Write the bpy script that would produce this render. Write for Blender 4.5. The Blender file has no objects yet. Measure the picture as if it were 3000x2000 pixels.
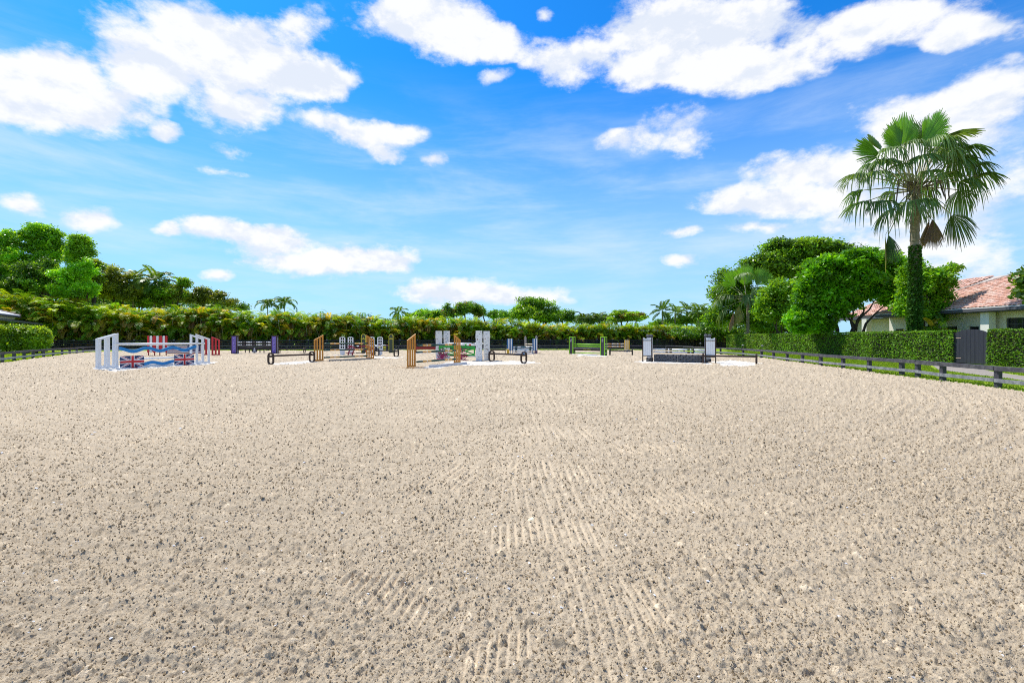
import bpy, math, random
import numpy as np
from mathutils import Vector, Matrix

R = math.radians
sc = bpy.context.scene
C = sc.collection
F = 1333.3          # focal length in photograph pixels (3000 wide)
EYE = 1.6
HZ = 990.0

# ------------------------------------------------------------------ camera
cam_d = bpy.data.cameras.new('camera')
cam = bpy.data.objects.new('camera', cam_d)
C.objects.link(cam)
cam.location = (0, 0, EYE)
cam.rotation_euler = (R(90), 0, 0)
cam_d.sensor_width = 36
cam_d.lens = 16.0
cam_d.shift_y = -10 / 3000
cam_d.clip_start = 0.1
cam_d.clip_end = 4000
sc.camera = cam

# ------------------------------------------------------------------ view
sc.render.engine = 'CYCLES'
sc.cycles.filter_width = 1.0
sc.cycles.use_denoising = False
sc.view_settings.view_transform = 'Standard'
sc.view_settings.look = 'None'
sc.view_settings.exposure = 0.10
sc.view_settings.gamma = 1
sc.view_settings.use_curve_mapping = False

# ------------------------------------------------------------------ sun + sky
SUN_DIR = Vector((-0.40, 0.36, 0.84)).normalized()      # towards the sun
sun_d = bpy.data.lights.new('sun', 'SUN')
sun_d.energy = 5.0
sun_d.angle = R(0.53)
sun_d.color = (1.0, 0.955, 0.89)
sun = bpy.data.objects.new('sun', sun_d)
C.objects.link(sun)
sun.location = (-30, 30, 60)
sun.rotation_euler = (-SUN_DIR).to_track_quat('-Z', 'Y').to_euler()
SUN_EL = math.asin(SUN_DIR.z)
SUN_AZ = math.atan2(SUN_DIR.x, SUN_DIR.y)

world = bpy.data.worlds.new('World')
sc.world = world
world.use_nodes = True
nt = world.node_tree
nt.nodes.clear()


def nn(t, **kw):
    n = nt.nodes.new(t)
    for k, v in kw.items():
        setattr(n, k, v)
    return n


def lk(a, b):
    nt.links.new(a, b)


def vmath(op, a, b=None):
    n = nn('ShaderNodeMath', operation=op)
    for i, s in enumerate((a, b)):
        if s is None:
            continue
        if isinstance(s, (int, float)):
            n.inputs[i].default_value = s
        else:
            lk(s, n.inputs[i])
    return n.outputs[0]


def smooth(x, lo, hi, a=0.0, b=1.0):
    n = nn('ShaderNodeMapRange', interpolation_type='SMOOTHSTEP')
    lk(x, n.inputs['Value'])
    n.inputs['From Min'].default_value = lo
    n.inputs['From Max'].default_value = hi
    n.inputs['To Min'].default_value = a
    n.inputs['To Max'].default_value = b
    return n.outputs['Result']


def mixc(fac, a, b, mode='MIX'):
    n = nn('ShaderNodeMix', data_type='RGBA', blend_type=mode)
    if isinstance(fac, (int, float)):
        n.inputs[0].default_value = fac
    else:
        lk(fac, n.inputs[0])
    for i, s in ((6, a), (7, b)):
        if isinstance(s, tuple):
            n.inputs[i].default_value = (*s, 1)
        else:
            lk(s, n.inputs[i])
    return n.outputs[2]


tc = nn('ShaderNodeTexCoord')
sep = nn('ShaderNodeSeparateXYZ')
lk(tc.outputs['Generated'], sep.inputs[0])
az = vmath('ARCTAN2', sep.outputs[0], sep.outputs[1])
el = vmath('ARCSINE', sep.outputs[2])
q0 = nn('ShaderNodeCombineXYZ')
lk(az, q0.inputs[0])
lk(el, q0.inputs[1])
# stretched coordinates so that clouds flatten toward the horizon
qs = nn('ShaderNodeVectorMath', operation='MULTIPLY')
lk(tc.outputs['Generated'], qs.inputs[0])
qs.inputs[1].default_value = (1, 1, 1.7)


def noise(vec, scale, detail, rough, dist=0.0, off=(0, 0, 0), lac=2.0):
    m = nn('ShaderNodeVectorMath', operation='ADD')
    lk(vec, m.inputs[0])
    m.inputs[1].default_value = off
    n = nn('ShaderNodeTexNoise')
    lk(m.outputs[0], n.inputs['Vector'])
    n.inputs['Scale'].default_value = scale
    n.inputs['Detail'].default_value = detail
    n.inputs['Roughness'].default_value = rough
    n.inputs['Lacunarity'].default_value = lac
    n.inputs['Distortion'].default_value = dist
    return n


warp = noise(qs.outputs[0], 7.0, 5, 0.55)
wsub = nn('ShaderNodeVectorMath', operation='SUBTRACT')
lk(warp.outputs['Color'], wsub.inputs[0])
wsub.inputs[1].default_value = (0.5, 0.5, 0.5)
wmul = nn('ShaderNodeVectorMath', operation='MULTIPLY')
lk(wsub.outputs[0], wmul.inputs[0])
wmul.inputs[1].default_value = (0.06, 0.045, 0)
qw = nn('ShaderNodeVectorMath', operation='ADD')
lk(q0.outputs[0], qw.inputs[0])
lk(wmul.outputs[0], qw.inputs[1])


def ang(x, y):
    """a point of the sky given by its place in the 2352-wide photograph -> azimuth, elevation"""
    gx = (x - 1176) / (F / 1.2755)
    gz = (776 - y) / (F / 1.2755)
    return math.atan(gx), math.atan(gz / math.sqrt(1 + gx * gx))


CLOUDS = [(90, 170, 115, 60, 1), (20, 215, 120, 80, 1.1), (200, 250, 150, 55, 1.2), (140, 145, 65, 45, .9),
          (400, 50, 170, 60, .9), (530, 110, 150, 60, 1.1), (650, 175, 140, 50, 1.2), (720, 200, 85, 42, 1),
          (300, 155, 85, 55, 1.1), (420, 180, 90, 50, .9), (560, 262, 105, 34, 1.1), (540, 230, 70, 30, .6),
          (730, 280, 50, 22, .8), (380, 308, 34, 20, .9), (690, 55, 85, 40, .55), (1020, 60, 115, 70, 1.2),
          (1120, 100, 85, 38, 1.1), (950, 25, 80, 50, .8), (860, 60, 60, 50, .5), (855, 310, 100, 34, 1.1),
          (895, 360, 45, 20, .8), (1005, 370, 32, 17, .75), (1145, 180, 34, 20, .8), (1255, 40, 24, 18, .8),
          (1290, 140, 85, 42, .95), (1470, 100, 120, 55, .9), (1610, 50, 180, 60, .9), (1690, 60, 150, 70, .6),
          (1480, 172, 90, 34, 1.1), (1650, 160, 130, 48, 1.2), (1780, 155, 105, 42, 1.2), (1940, 80, 110, 45, 1.0),
          (2080, 30, 180, 50, 1.0), (2270, 62, 90, 30, .95), (2180, 95, 50, 18, .8), (1560, 290, 80, 45, .75),
          (1440, 330, 60, 26, .6), (1595, 335, 50, 35, .6), (2120, 265, 170, 50, .85), (2290, 205, 120, 60, 1.0),
          (2210, 330, 190, 110, .55), (1850, 395, 130, 42, .9), (1760, 462, 150, 30, .85), (2060, 450, 250, 120, .62),
          (2200, 580, 250, 110, .6), (25, 475, 60, 28, 1), (205, 497, 65, 28, .9), (380, 530, 30, 15, .9),
          (480, 530, 75, 26, 1), (630, 542, 100, 23, 1), (750, 592, 170, 36, 1.25), (870, 608, 70, 22, .9),
          (1050, 670, 140, 30, 1.1), (1210, 682, 95, 20, .9), (490, 633, 38, 12, .8), (1565, 601, 48, 11, .7),
          (1550, 530, 55, 13, .6), (515, 345, 55, 20, .6), (505, 395, 50, 12, .5), (1740, 522, 80, 14, .6),
          (1290, 185, 60, 20, .5), (2050, 330, 120, 40, .4)]
acc = None
for (x, y, rx, ry, s) in CLOUDS:
    a, e = ang(x, y)
    ax_, ex_ = ang(x + rx, y)
    bx_, fx_ = ang(x - rx, y)
    ay_, ey_ = ang(x, y - ry)
    by_, fy_ = ang(x, y + ry)
    rot = math.atan2(ex_ - fx_, ax_ - bx_)
    sx_ = math.hypot(ax_ - bx_, ex_ - fx_) / 2 * 1.42
    sy_ = math.hypot(ay_ - by_, ey_ - fy_) / 2 * 1.45
    a, e = (ax_ + bx_) / 2, (ey_ + fy_) / 2
    mp = nn('ShaderNodeMapping', vector_type='TEXTURE')
    lk(qw.outputs[0], mp.inputs['Vector'])
    mp.inputs['Location'].default_value = (a, e, 0)
    mp.inputs['Rotation'].default_value = (0, 0, rot)
    mp.inputs['Scale'].default_value = (sx_, sy_, 1)
    gr = nn('ShaderNodeTexGradient', gradient_type='SPHERICAL')
    lk(mp.outputs[0], gr.inputs[0])
    md = nn('ShaderNodeMath', operation='MULTIPLY_ADD')
    lk(gr.outputs['Fac'], md.inputs[0])
    md.inputs[1].default_value = s * 1.3
    if acc is None:
        md.inputs[2].default_value = 0
    else:
        lk(acc, md.inputs[2])
    acc = md.outputs[0]
# the sky goes on the same way all round: scattered clouds from the same noise
outm = vmath('MAXIMUM', smooth(vmath('ABSOLUTE', az), 0.85, 1.05), smooth(el, 0.66, 0.80))
big = noise(qs.outputs[0], 2.6, 3, 0.5, off=(3.1, 0.4, 0))
other = vmath('MULTIPLY', smooth(big.outputs['Fac'], 0.47, 0.72, 0, 1.2), outm)
acc = vmath('ADD', acc, other)
fbm = noise(qs.outputs[0], 8.5, 10, 0.62, off=(0.7, 0, 0))
fine = noise(qs.outputs[0], 24, 8, 0.62, off=(5.7, 0, 0))
dens0 = vmath('ADD', acc, vmath('MULTIPLY', vmath('SUBTRACT', fbm.outputs['Fac'], 0.5), 2.3))
dens0 = vmath('ADD', dens0, vmath('MULTIPLY', vmath('SUBTRACT', fine.outputs['Fac'], 0.5), 1.15))
dens = vmath('POWER', smooth(dens0, 0.14, 0.92), 0.9)
dens = vmath('MULTIPLY', dens, smooth(acc, 0.02, 0.22))
# the same field a little higher in the sky, for grey undersides
shade = noise(qs.outputs[0], 8.5, 6, 0.55, off=(0.7, 0, 0.045))
diff = vmath('SUBTRACT', shade.outputs['Fac'], fbm.outputs['Fac'])
under = smooth(diff, -0.06, 0.09)
# thin cirrus veils
cs = nn('ShaderNodeVectorMath', operation='MULTIPLY')
lk(q0.outputs[0], cs.inputs[0])
cs.inputs[1].default_value = (0.8, 4.2, 1)
cir = noise(cs.outputs[0], 3.2, 9, 0.62, dist=0.25, off=(1.9, 2.2, 0))
cirf = vmath('MULTIPLY', smooth(cir.outputs['Fac'], 0.38, 0.80, 0, 0.62),
             vmath('MULTIPLY', smooth(el, -0.02, 0.06), smooth(el, 0.55, 0.28)))
sky = nn('ShaderNodeTexSky', sky_type='NISHITA')
sky.sun_disc = False
sky.sun_elevation = SUN_EL
sky.sun_rotation = SUN_AZ
sky.air_density = 1.0
sky.dust_density = 0.35
sky.ozone_density = 2.5
hsv = nn('ShaderNodeHueSaturation')
lk(sky.outputs[0], hsv.inputs['Color'])
hsv.inputs['Saturation'].default_value = 1.22
hsv.inputs['Value'].default_value = 0.98
base = mixc(1.0, hsv.outputs[0], (0.22, 1.33, 2.05), 'MULTIPLY')
base = mixc(smooth(el, 0.54, 0.0, 0.0, 0.80), base, (5.0, 7.3, 9.6))
c1 = mixc(cirf, base, (7.2, 8.5, 10.0))
cloudc = mixc(vmath('MULTIPLY', under, 0.75), (9.5, 9.55, 9.7), (7.0, 7.7, 8.9))
c2 = mixc(vmath('MULTIPLY', dens, 0.97), c1, cloudc)
bg = nn('ShaderNodeBackground')
lk(c2, bg.inputs['Color'])
bg.inputs['Strength'].default_value = 0.1
wo = nn('ShaderNodeOutputWorld')
lk(bg.outputs[0], wo.inputs['Surface'])


# ------------------------------------------------------------------ materials
def new_mat(name):
    m = bpy.data.materials.new(name)
    m.use_nodes = True
    t = m.node_tree
    t.nodes.clear()
    out = t.nodes.new('ShaderNodeOutputMaterial')
    return m, t, out


def paint(name, col, rough=0.55, wear=0.25, scale=6.0, bump=0.15, dark=None, spec=0.4, streak=False):
    """painted or raw surface: colour broken up by grime and fine relief"""
    m, t, out = new_mat(name)
    p = t.nodes.new('ShaderNodeBsdfPrincipled')
    tcn = t.nodes.new('ShaderNodeTexCoord')
    mp = t.nodes.new('ShaderNodeMapping')
    t.links.new(tcn.outputs['Object'], mp.inputs[0])
    if streak:
        mp.inputs['Scale'].default_value = (1, 1, 0.12)
    n = t.nodes.new('ShaderNodeTexNoise')
    n.inputs['Scale'].default_value = scale
    n.inputs['Detail'].default_value = 7
    n.inputs['Roughness'].default_value = 0.68
    t.links.new(mp.outputs[0], n.inputs['Vector'])
    oi = t.nodes.new('ShaderNodeObjectInfo')
    ad = t.nodes.new('ShaderNodeVectorMath')
    ad.operation = 'ADD'
    t.links.new(tcn.outputs['Object'], ad.inputs[0])
    t.links.new(oi.outputs['Location'], ad.inputs[1])
    t.links.new(ad.outputs[0], mp.inputs[0])
    r = t.nodes.new('ShaderNodeMapRange')
    t.links.new(n.outputs['Fac'], r.inputs['Value'])
    r.inputs['From Min'].default_value = 0.42
    r.inputs['From Max'].default_value = 0.72
    r.inputs['To Max'].default_value = wear
    mx = t.nodes.new('ShaderNodeMix')
    mx.data_type = 'RGBA'
    t.links.new(r.outputs[0], mx.inputs[0])
    mx.inputs[6].default_value = (*col, 1)
    d = dark or tuple(c * 0.45 + 0.02 for c in col)
    mx.inputs[7].default_value = (*d, 1)
    t.links.new(mx.outputs[2], p.inputs['Base Color'])
    p.inputs['Roughness'].default_value = rough
    p.inputs['Specular IOR Level'].default_value = spec
    b = t.nodes.new('ShaderNodeBump')
    b.inputs['Strength'].default_value = bump
    b.inputs['Distance'].default_value = 0.01
    n2 = t.nodes.new('ShaderNodeTexNoise')
    n2.inputs['Scale'].default_value = scale * 9
    n2.inputs['Detail'].default_value = 4
    t.links.new(mp.outputs[0], n2.inputs['Vector'])
    t.links.new(n2.outputs['Fac'], b.inputs['Height'])
    t.links.new(b.outputs[0], p.inputs['Normal'])
    t.links.new(p.outputs[0], out.inputs[0])
    return m


def leaf_mat(name, trans=0.45, rough=0.5, spec=0.25, tcol=(1.5, 1.3, 0.45)):
    m, t, out = new_mat(name)
    at = t.nodes.new('ShaderNodeAttribute')
    at.attribute_name = 'Col'
    oi = t.nodes.new('ShaderNodeObjectInfo')
    hs = t.nodes.new('ShaderNodeHueSaturation')
    t.links.new(at.outputs['Color'], hs.inputs['Color'])
    mr = t.nodes.new('ShaderNodeMapRange')
    t.links.new(oi.outputs['Random'], mr.inputs['Value'])
    mr.inputs['To Min'].default_value = 0.82
    mr.inputs['To Max'].default_value = 1.18
    t.links.new(mr.outputs[0], hs.inputs['Value'])
    p = t.nodes.new('ShaderNodeBsdfPrincipled')
    t.links.new(hs.outputs[0], p.inputs['Base Color'])
    p.inputs['Roughness'].default_value = rough
    p.inputs['Specular IOR Level'].default_value = spec
    tr = t.nodes.new('ShaderNodeBsdfTranslucent')
    ml = t.nodes.new('ShaderNodeMix')
    ml.data_type = 'RGBA'
    ml.blend_type = 'MULTIPLY'
    ml.inputs[0].default_value = 1
    t.links.new(hs.outputs[0], ml.inputs[6])
    ml.inputs[7].default_value = (*tcol, 1)
    t.links.new(ml.outputs[2], tr.inputs['Color'])
    mx = t.nodes.new('ShaderNodeMixShader')
    mx.inputs[0].default_value = trans
    t.links.new(p.outputs[0], mx.inputs[1])
    t.links.new(tr.outputs[0], mx.inputs[2])
    t.links.new(mx.outputs[0], out.inputs[0])
    return m


def attr_mat(name, rough=0.9, spec=0.2, nscale=40, amt=0.25, bump=0.3, bdist=0.01):
    m, t, out = new_mat(name)
    at = t.nodes.new('ShaderNodeAttribute')
    at.attribute_name = 'Col'
    g = t.nodes.new('ShaderNodeNewGeometry')
    n = t.nodes.new('ShaderNodeTexNoise')
    n.inputs['Scale'].default_value = nscale
    n.inputs['Detail'].default_value = 5
    n.inputs['Roughness'].default_value = 0.7
    t.links.new(g.outputs['Position'], n.inputs['Vector'])
    mr = t.nodes.new('ShaderNodeMapRange')
    t.links.new(n.outputs['Fac'], mr.inputs['Value'])
    mr.inputs['From Min'].default_value = 0.3
    mr.inputs['From Max'].default_value = 0.7
    mr.inputs['To Min'].default_value = 1 - amt
    mr.inputs['To Max'].default_value = 1 + amt
    mx = t.nodes.new('ShaderNodeVectorMath')
    mx.operation = 'SCALE'
    t.links.new(at.outputs['Color'], mx.inputs[0])
    t.links.new(mr.outputs[0], mx.inputs['Scale'])
    p = t.nodes.new('ShaderNodeBsdfPrincipled')
    t.links.new(mx.outputs[0], p.inputs['Base Color'])
    p.inputs['Roughness'].default_value = rough
    p.inputs['Specular IOR Level'].default_value = spec
    b = t.nodes.new('ShaderNodeBump')
    b.inputs['Strength'].default_value = bump
    b.inputs['Distance'].default_value = bdist
    t.links.new(n.outputs['Fac'], b.inputs['Height'])
    t.links.new(b.outputs[0], p.inputs['Normal'])
    t.links.new(p.outputs[0], out.inputs[0])
    return m


def ground_mat(name, c1, c2, c3, s1=0.35, s2=14.0, bump=0.5, bdist=0.03, rough=0.95):
    m, t, out = new_mat(name)
    g = t.nodes.new('ShaderNodeNewGeometry')
    a = t.nodes.new('ShaderNodeTexNoise')
    a.inputs['Scale'].default_value = s1
    a.inputs['Detail'].default_value = 5
    b = t.nodes.new('ShaderNodeTexNoise')
    b.inputs['Scale'].default_value = s2
    b.inputs['Detail'].default_value = 8
    b.inputs['Roughness'].default_value = 0.75
    for n in (a, b):
        t.links.new(g.outputs['Position'], n.inputs['Vector'])
    r1 = t.nodes.new('ShaderNodeMapRange')
    r1.inputs['From Min'].default_value = 0.35
    r1.inputs['From Max'].default_value = 0.65
    t.links.new(a.outputs['Fac'], r1.inputs['Value'])
    r2 = t.nodes.new('ShaderNodeMapRange')
    r2.inputs['From Min'].default_value = 0.40
    r2.inputs['From Max'].default_value = 0.68
    t.links.new(b.outputs['Fac'], r2.inputs['Value'])
    m1 = t.nodes.new('ShaderNodeMix')
    m1.data_type = 'RGBA'
    t.links.new(r1.outputs[0], m1.inputs[0])
    m1.inputs[6].default_value = (*c1, 1)
    m1.inputs[7].default_value = (*c2, 1)
    m2 = t.nodes.new('ShaderNodeMix')
    m2.data_type = 'RGBA'
    t.links.new(r2.outputs[0], m2.inputs[0])
    t.links.new(m1.outputs[2], m2.inputs[6])
    m2.inputs[7].default_value = (*c3, 1)
    p = t.nodes.new('ShaderNodeBsdfPrincipled')
    t.links.new(m2.outputs[2], p.inputs['Base Color'])
    p.inputs['Roughness'].default_value = rough
    p.inputs['Specular IOR Level'].default_value = 0.15
    bp = t.nodes.new('ShaderNodeBump')
    bp.inputs['Strength'].default_value = bump
    bp.inputs['Distance'].default_value = bdist
    t.links.new(b.outputs['Fac'], bp.inputs['Height'])
    t.links.new(bp.outputs[0], p.inputs['Normal'])
    t.links.new(p.outputs[0], out.inputs[0])
    return m


M = {
    'white': paint('white_paint', (0.78, 0.79, 0.80), 0.5, 0.22, 5, 0.12, (0.42, 0.41, 0.38)),
    'white_clean': paint('white_pole_paint', (0.80, 0.80, 0.79), 0.4, 0.12, 7, 0.05, (0.5, 0.48, 0.44)),
    'cream': paint('cream_paint', (0.72, 0.62, 0.42), 0.5, 0.3, 7),
    'red': paint('red_paint', (0.62, 0.025, 0.03), 0.45, 0.3, 6),
    'darkred': paint('dark_red_paint', (0.30, 0.02, 0.02), 0.5, 0.35, 6),
    'maroon': paint('maroon_paint', (0.30, 0.02, 0.045), 0.5, 0.3, 8),
    'magenta': paint('magenta_paint', (0.36, 0.015, 0.11), 0.5, 0.3, 8),
    'blue': paint('wave_blue_paint', (0.012, 0.22, 0.55), 0.45, 0.3, 6, 0.1, (0.02, 0.14, 0.32)),
    'navy': paint('navy_paint', (0.010, 0.035, 0.13), 0.45, 0.25, 8),
    'stdblue': paint('standard_blue_paint', (0.03, 0.13, 0.30), 0.5, 0.35, 8),
    'teal': paint('teal_paint', (0.08, 0.19, 0.22), 0.5, 0.3, 8),
    'orange': paint('orange_wood_stain', (0.62, 0.27, 0.035), 0.5, 0.45, 5, 0.25, (0.36, 0.13, 0.02), streak=True),
    'ochre': paint('ochre_paint', (0.66, 0.36, 0.09), 0.45, 0.3, 8),
    'dgreen': paint('dark_green_paint', (0.008, 0.055, 0.035), 0.4, 0.3, 8),
    'green': paint('bright_green_paint', (0.012, 0.36, 0.03), 0.45, 0.25, 6),
    'lime': paint('lime_paint', (0.27, 0.60, 0.02), 0.45, 0.2, 6),
    'yellow': paint('yellow_paint', (0.70, 0.62, 0.05), 0.45, 0.25, 8),
    'gold': paint('gold_yellow_paint', (0.70, 0.42, 0.04), 0.5, 0.3, 8),
    'black': paint('black_paint', (0.02, 0.018, 0.018), 0.45, 0.4, 8, 0.1, (0.05, 0.045, 0.04)),
    'brown': paint('dark_brown_paint', (0.045, 0.024, 0.016), 0.5, 0.4, 7, 0.2, (0.09, 0.06, 0.04)),
    'plum': paint('dark_plum_paint', (0.045, 0.022, 0.035), 0.5, 0.35, 6, 0.1, (0.10, 0.07, 0.08)),
    'purple': paint('purple_print', (0.15, 0.09, 0.40), 0.45, 0.2, 8),
    'lav': paint('lavender_print', (0.50, 0.45, 0.85), 0.4, 0.1, 8),
    'olive': paint('dark_olive_paint', (0.045, 0.065, 0.04), 0.5, 0.3, 6),
    'charcoal': paint('charcoal_paint', (0.045, 0.045, 0.04), 0.5, 0.35, 6, 0.1, (0.09, 0.085, 0.07)),
    'grey': paint('grey_weathered_wood', (0.34, 0.32, 0.29), 0.8, 0.6, 6, 0.4, (0.16, 0.14, 0.12)),
    'lgrey': paint('light_grey_board', (0.62, 0.63, 0.66), 0.6, 0.3, 6, 0.15, (0.36, 0.35, 0.34)),
    'pink': paint('faded_pink_paint', (0.55, 0.26, 0.27), 0.6, 0.5, 9),
    'fence_top': paint('fence_rail_dark', (0.05, 0.046, 0.052), 0.7, 0.8, 5, 0.4, (0.15, 0.14, 0.14)),
    'fence_low': paint('fence_rail_faded', (0.16, 0.157, 0.175), 0.8, 0.85, 6, 0.4, (0.42, 0.40, 0.39)),
    'fence_pale': paint('fence_rail_bleached', (0.40, 0.39, 0.42), 0.8, 0.85, 6, 0.4, (0.24, 0.225, 0.22)),
    'fence_post': paint('fence_post_dark', (0.05, 0.047, 0.055), 0.7, 0.5, 6, 0.4, (0.13, 0.12, 0.12)),
    'pfence': paint('perimeter_fence_black', (0.018, 0.018, 0.024), 0.7, 0.5, 4, 0.3, (0.045, 0.043, 0.05)),
    'gate': paint('gate_dark_paint', (0.028, 0.027, 0.038), 0.55, 0.5, 7, 0.3, (0.055, 0.053, 0.066), streak=True),
    'steel': paint('rusty_hinge', (0.50, 0.33, 0.25), 0.5, 0.5, 20),
    'stone': paint('grey_stone', (0.085, 0.088, 0.095), 0.85, 0.9, 9, 1.0, (0.20, 0.20, 0.205)),
    'mortar': paint('dark_joint', (0.02, 0.02, 0.022), 0.9, 0.3, 9),
    'birch': paint('birch_white', (0.76, 0.75, 0.72), 0.6, 0.35, 5, 0.2, (0.55, 0.52, 0.48)),
    'knot': paint('birch_knot', (0.28, 0.16, 0.07), 0.7, 0.5, 20),
    'stucco': paint('cream_stucco', (0.80, 0.74, 0.62), 0.9, 0.12, 3, 0.03, (0.68, 0.62, 0.52)),
    'stucco_col': paint('pale_stucco', (0.82, 0.79, 0.71), 0.9, 0.12, 3, 0.03, (0.70, 0.66, 0.58)),
    'fascia': paint('grey_gutter', (0.10, 0.10, 0.11), 0.5, 0.3, 3, 0.1),
    'cement': paint('rake_mortar', (0.55, 0.47, 0.40), 0.9, 0.4, 8, 0.3),
    'trunk': paint('palm_trunk', (0.26, 0.22, 0.15), 0.9, 0.9, 4, 1.0, (0.11, 0.09, 0.06)),
    'trunk_pale': paint('pale_palm_trunk', (0.33, 0.29, 0.25), 0.9, 0.7, 5, 0.8, (0.18, 0.15, 0.13)),
    'bark': paint('dark_bark', (0.075, 0.055, 0.042), 0.9, 0.7, 6, 1.0, (0.15, 0.12, 0.09)),
    'cane': paint('areca_cane', (0.40, 0.38, 0.22), 0.7, 0.7, 5, 0.4, (0.20, 0.20, 0.10)),
    'soil': paint('leaf_litter', (0.030, 0.024, 0.016), 0.95, 0.8, 8, 1.0, (0.06, 0.045, 0.03)),
}
M['leaf'] = leaf_mat('leaf', 0.50, 0.36, 0.5)
M['areca'] = leaf_mat('areca_frond', 0.48, 0.42, 0.35, (1.2, 1.1, 0.4))
M['fan'] = leaf_mat('fan_leaf', 0.36, 0.38, 0.5, (1.15, 1.2, 0.3))
M['hedge'] = leaf_mat('hedge_leaf', 0.30, 0.5, 0.2)
M['grassblade'] = leaf_mat('grass_blade', 0.42, 0.6, 0.15, (1.2, 1.2, 0.4))
M['sand'] = attr_mat('arena_sand', 0.96, 0.10, 90, 0.22, 0.9, 0.012)
M['tile'] = attr_mat('clay_tile', 0.85, 0.2, 9, 0.30, 0.3, 0.01)
M['lawn'] = ground_mat('lawn', (0.26, 0.38, 0.022), (0.34, 0.44, 0.03), (0.17, 0.28, 0.018), 0.5, 9)
M['sandflat'] = ground_mat('arena_sand_bed', (0.44, 0.37, 0.28), (0.48, 0.40, 0.31), (0.38, 0.32, 0.25), 0.4, 40)
M['patch'] = ground_mat('pale_dry_sand', (0.72, 0.69, 0.63), (0.80, 0.77, 0.71), (0.60, 0.56, 0.50), 1.2, 22, 0.6, 0.02)
M['path'] = ground_mat('gravel_path', (0.34, 0.29, 0.24), (0.40, 0.35, 0.29), (0.22, 0.19, 0.15), 1.0, 30, 0.7, 0.02)


def glass_mat():
    m, t, out = new_mat('dark_window_glass')
    p = t.nodes.new('ShaderNodeBsdfPrincipled')
    p.inputs['Base Color'].default_value = (0.012, 0.014, 0.018, 1)
    p.inputs['Roughness'].default_value = 0.08
    p.inputs['Specular IOR Level'].default_value = 0.6
    n = t.nodes.new('ShaderNodeTexNoise')
    n.inputs['Scale'].default_value = 1.5
    b = t.nodes.new('ShaderNodeBump')
    b.inputs['Strength'].default_value = 0.05
    t.links.new(n.outputs['Fac'], b.inputs['Height'])
    t.links.new(b.outputs[0], p.inputs['Normal'])
    t.links.new(p.outputs[0], out.inputs[0])
    return m


M['glass'] = glass_mat()


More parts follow.
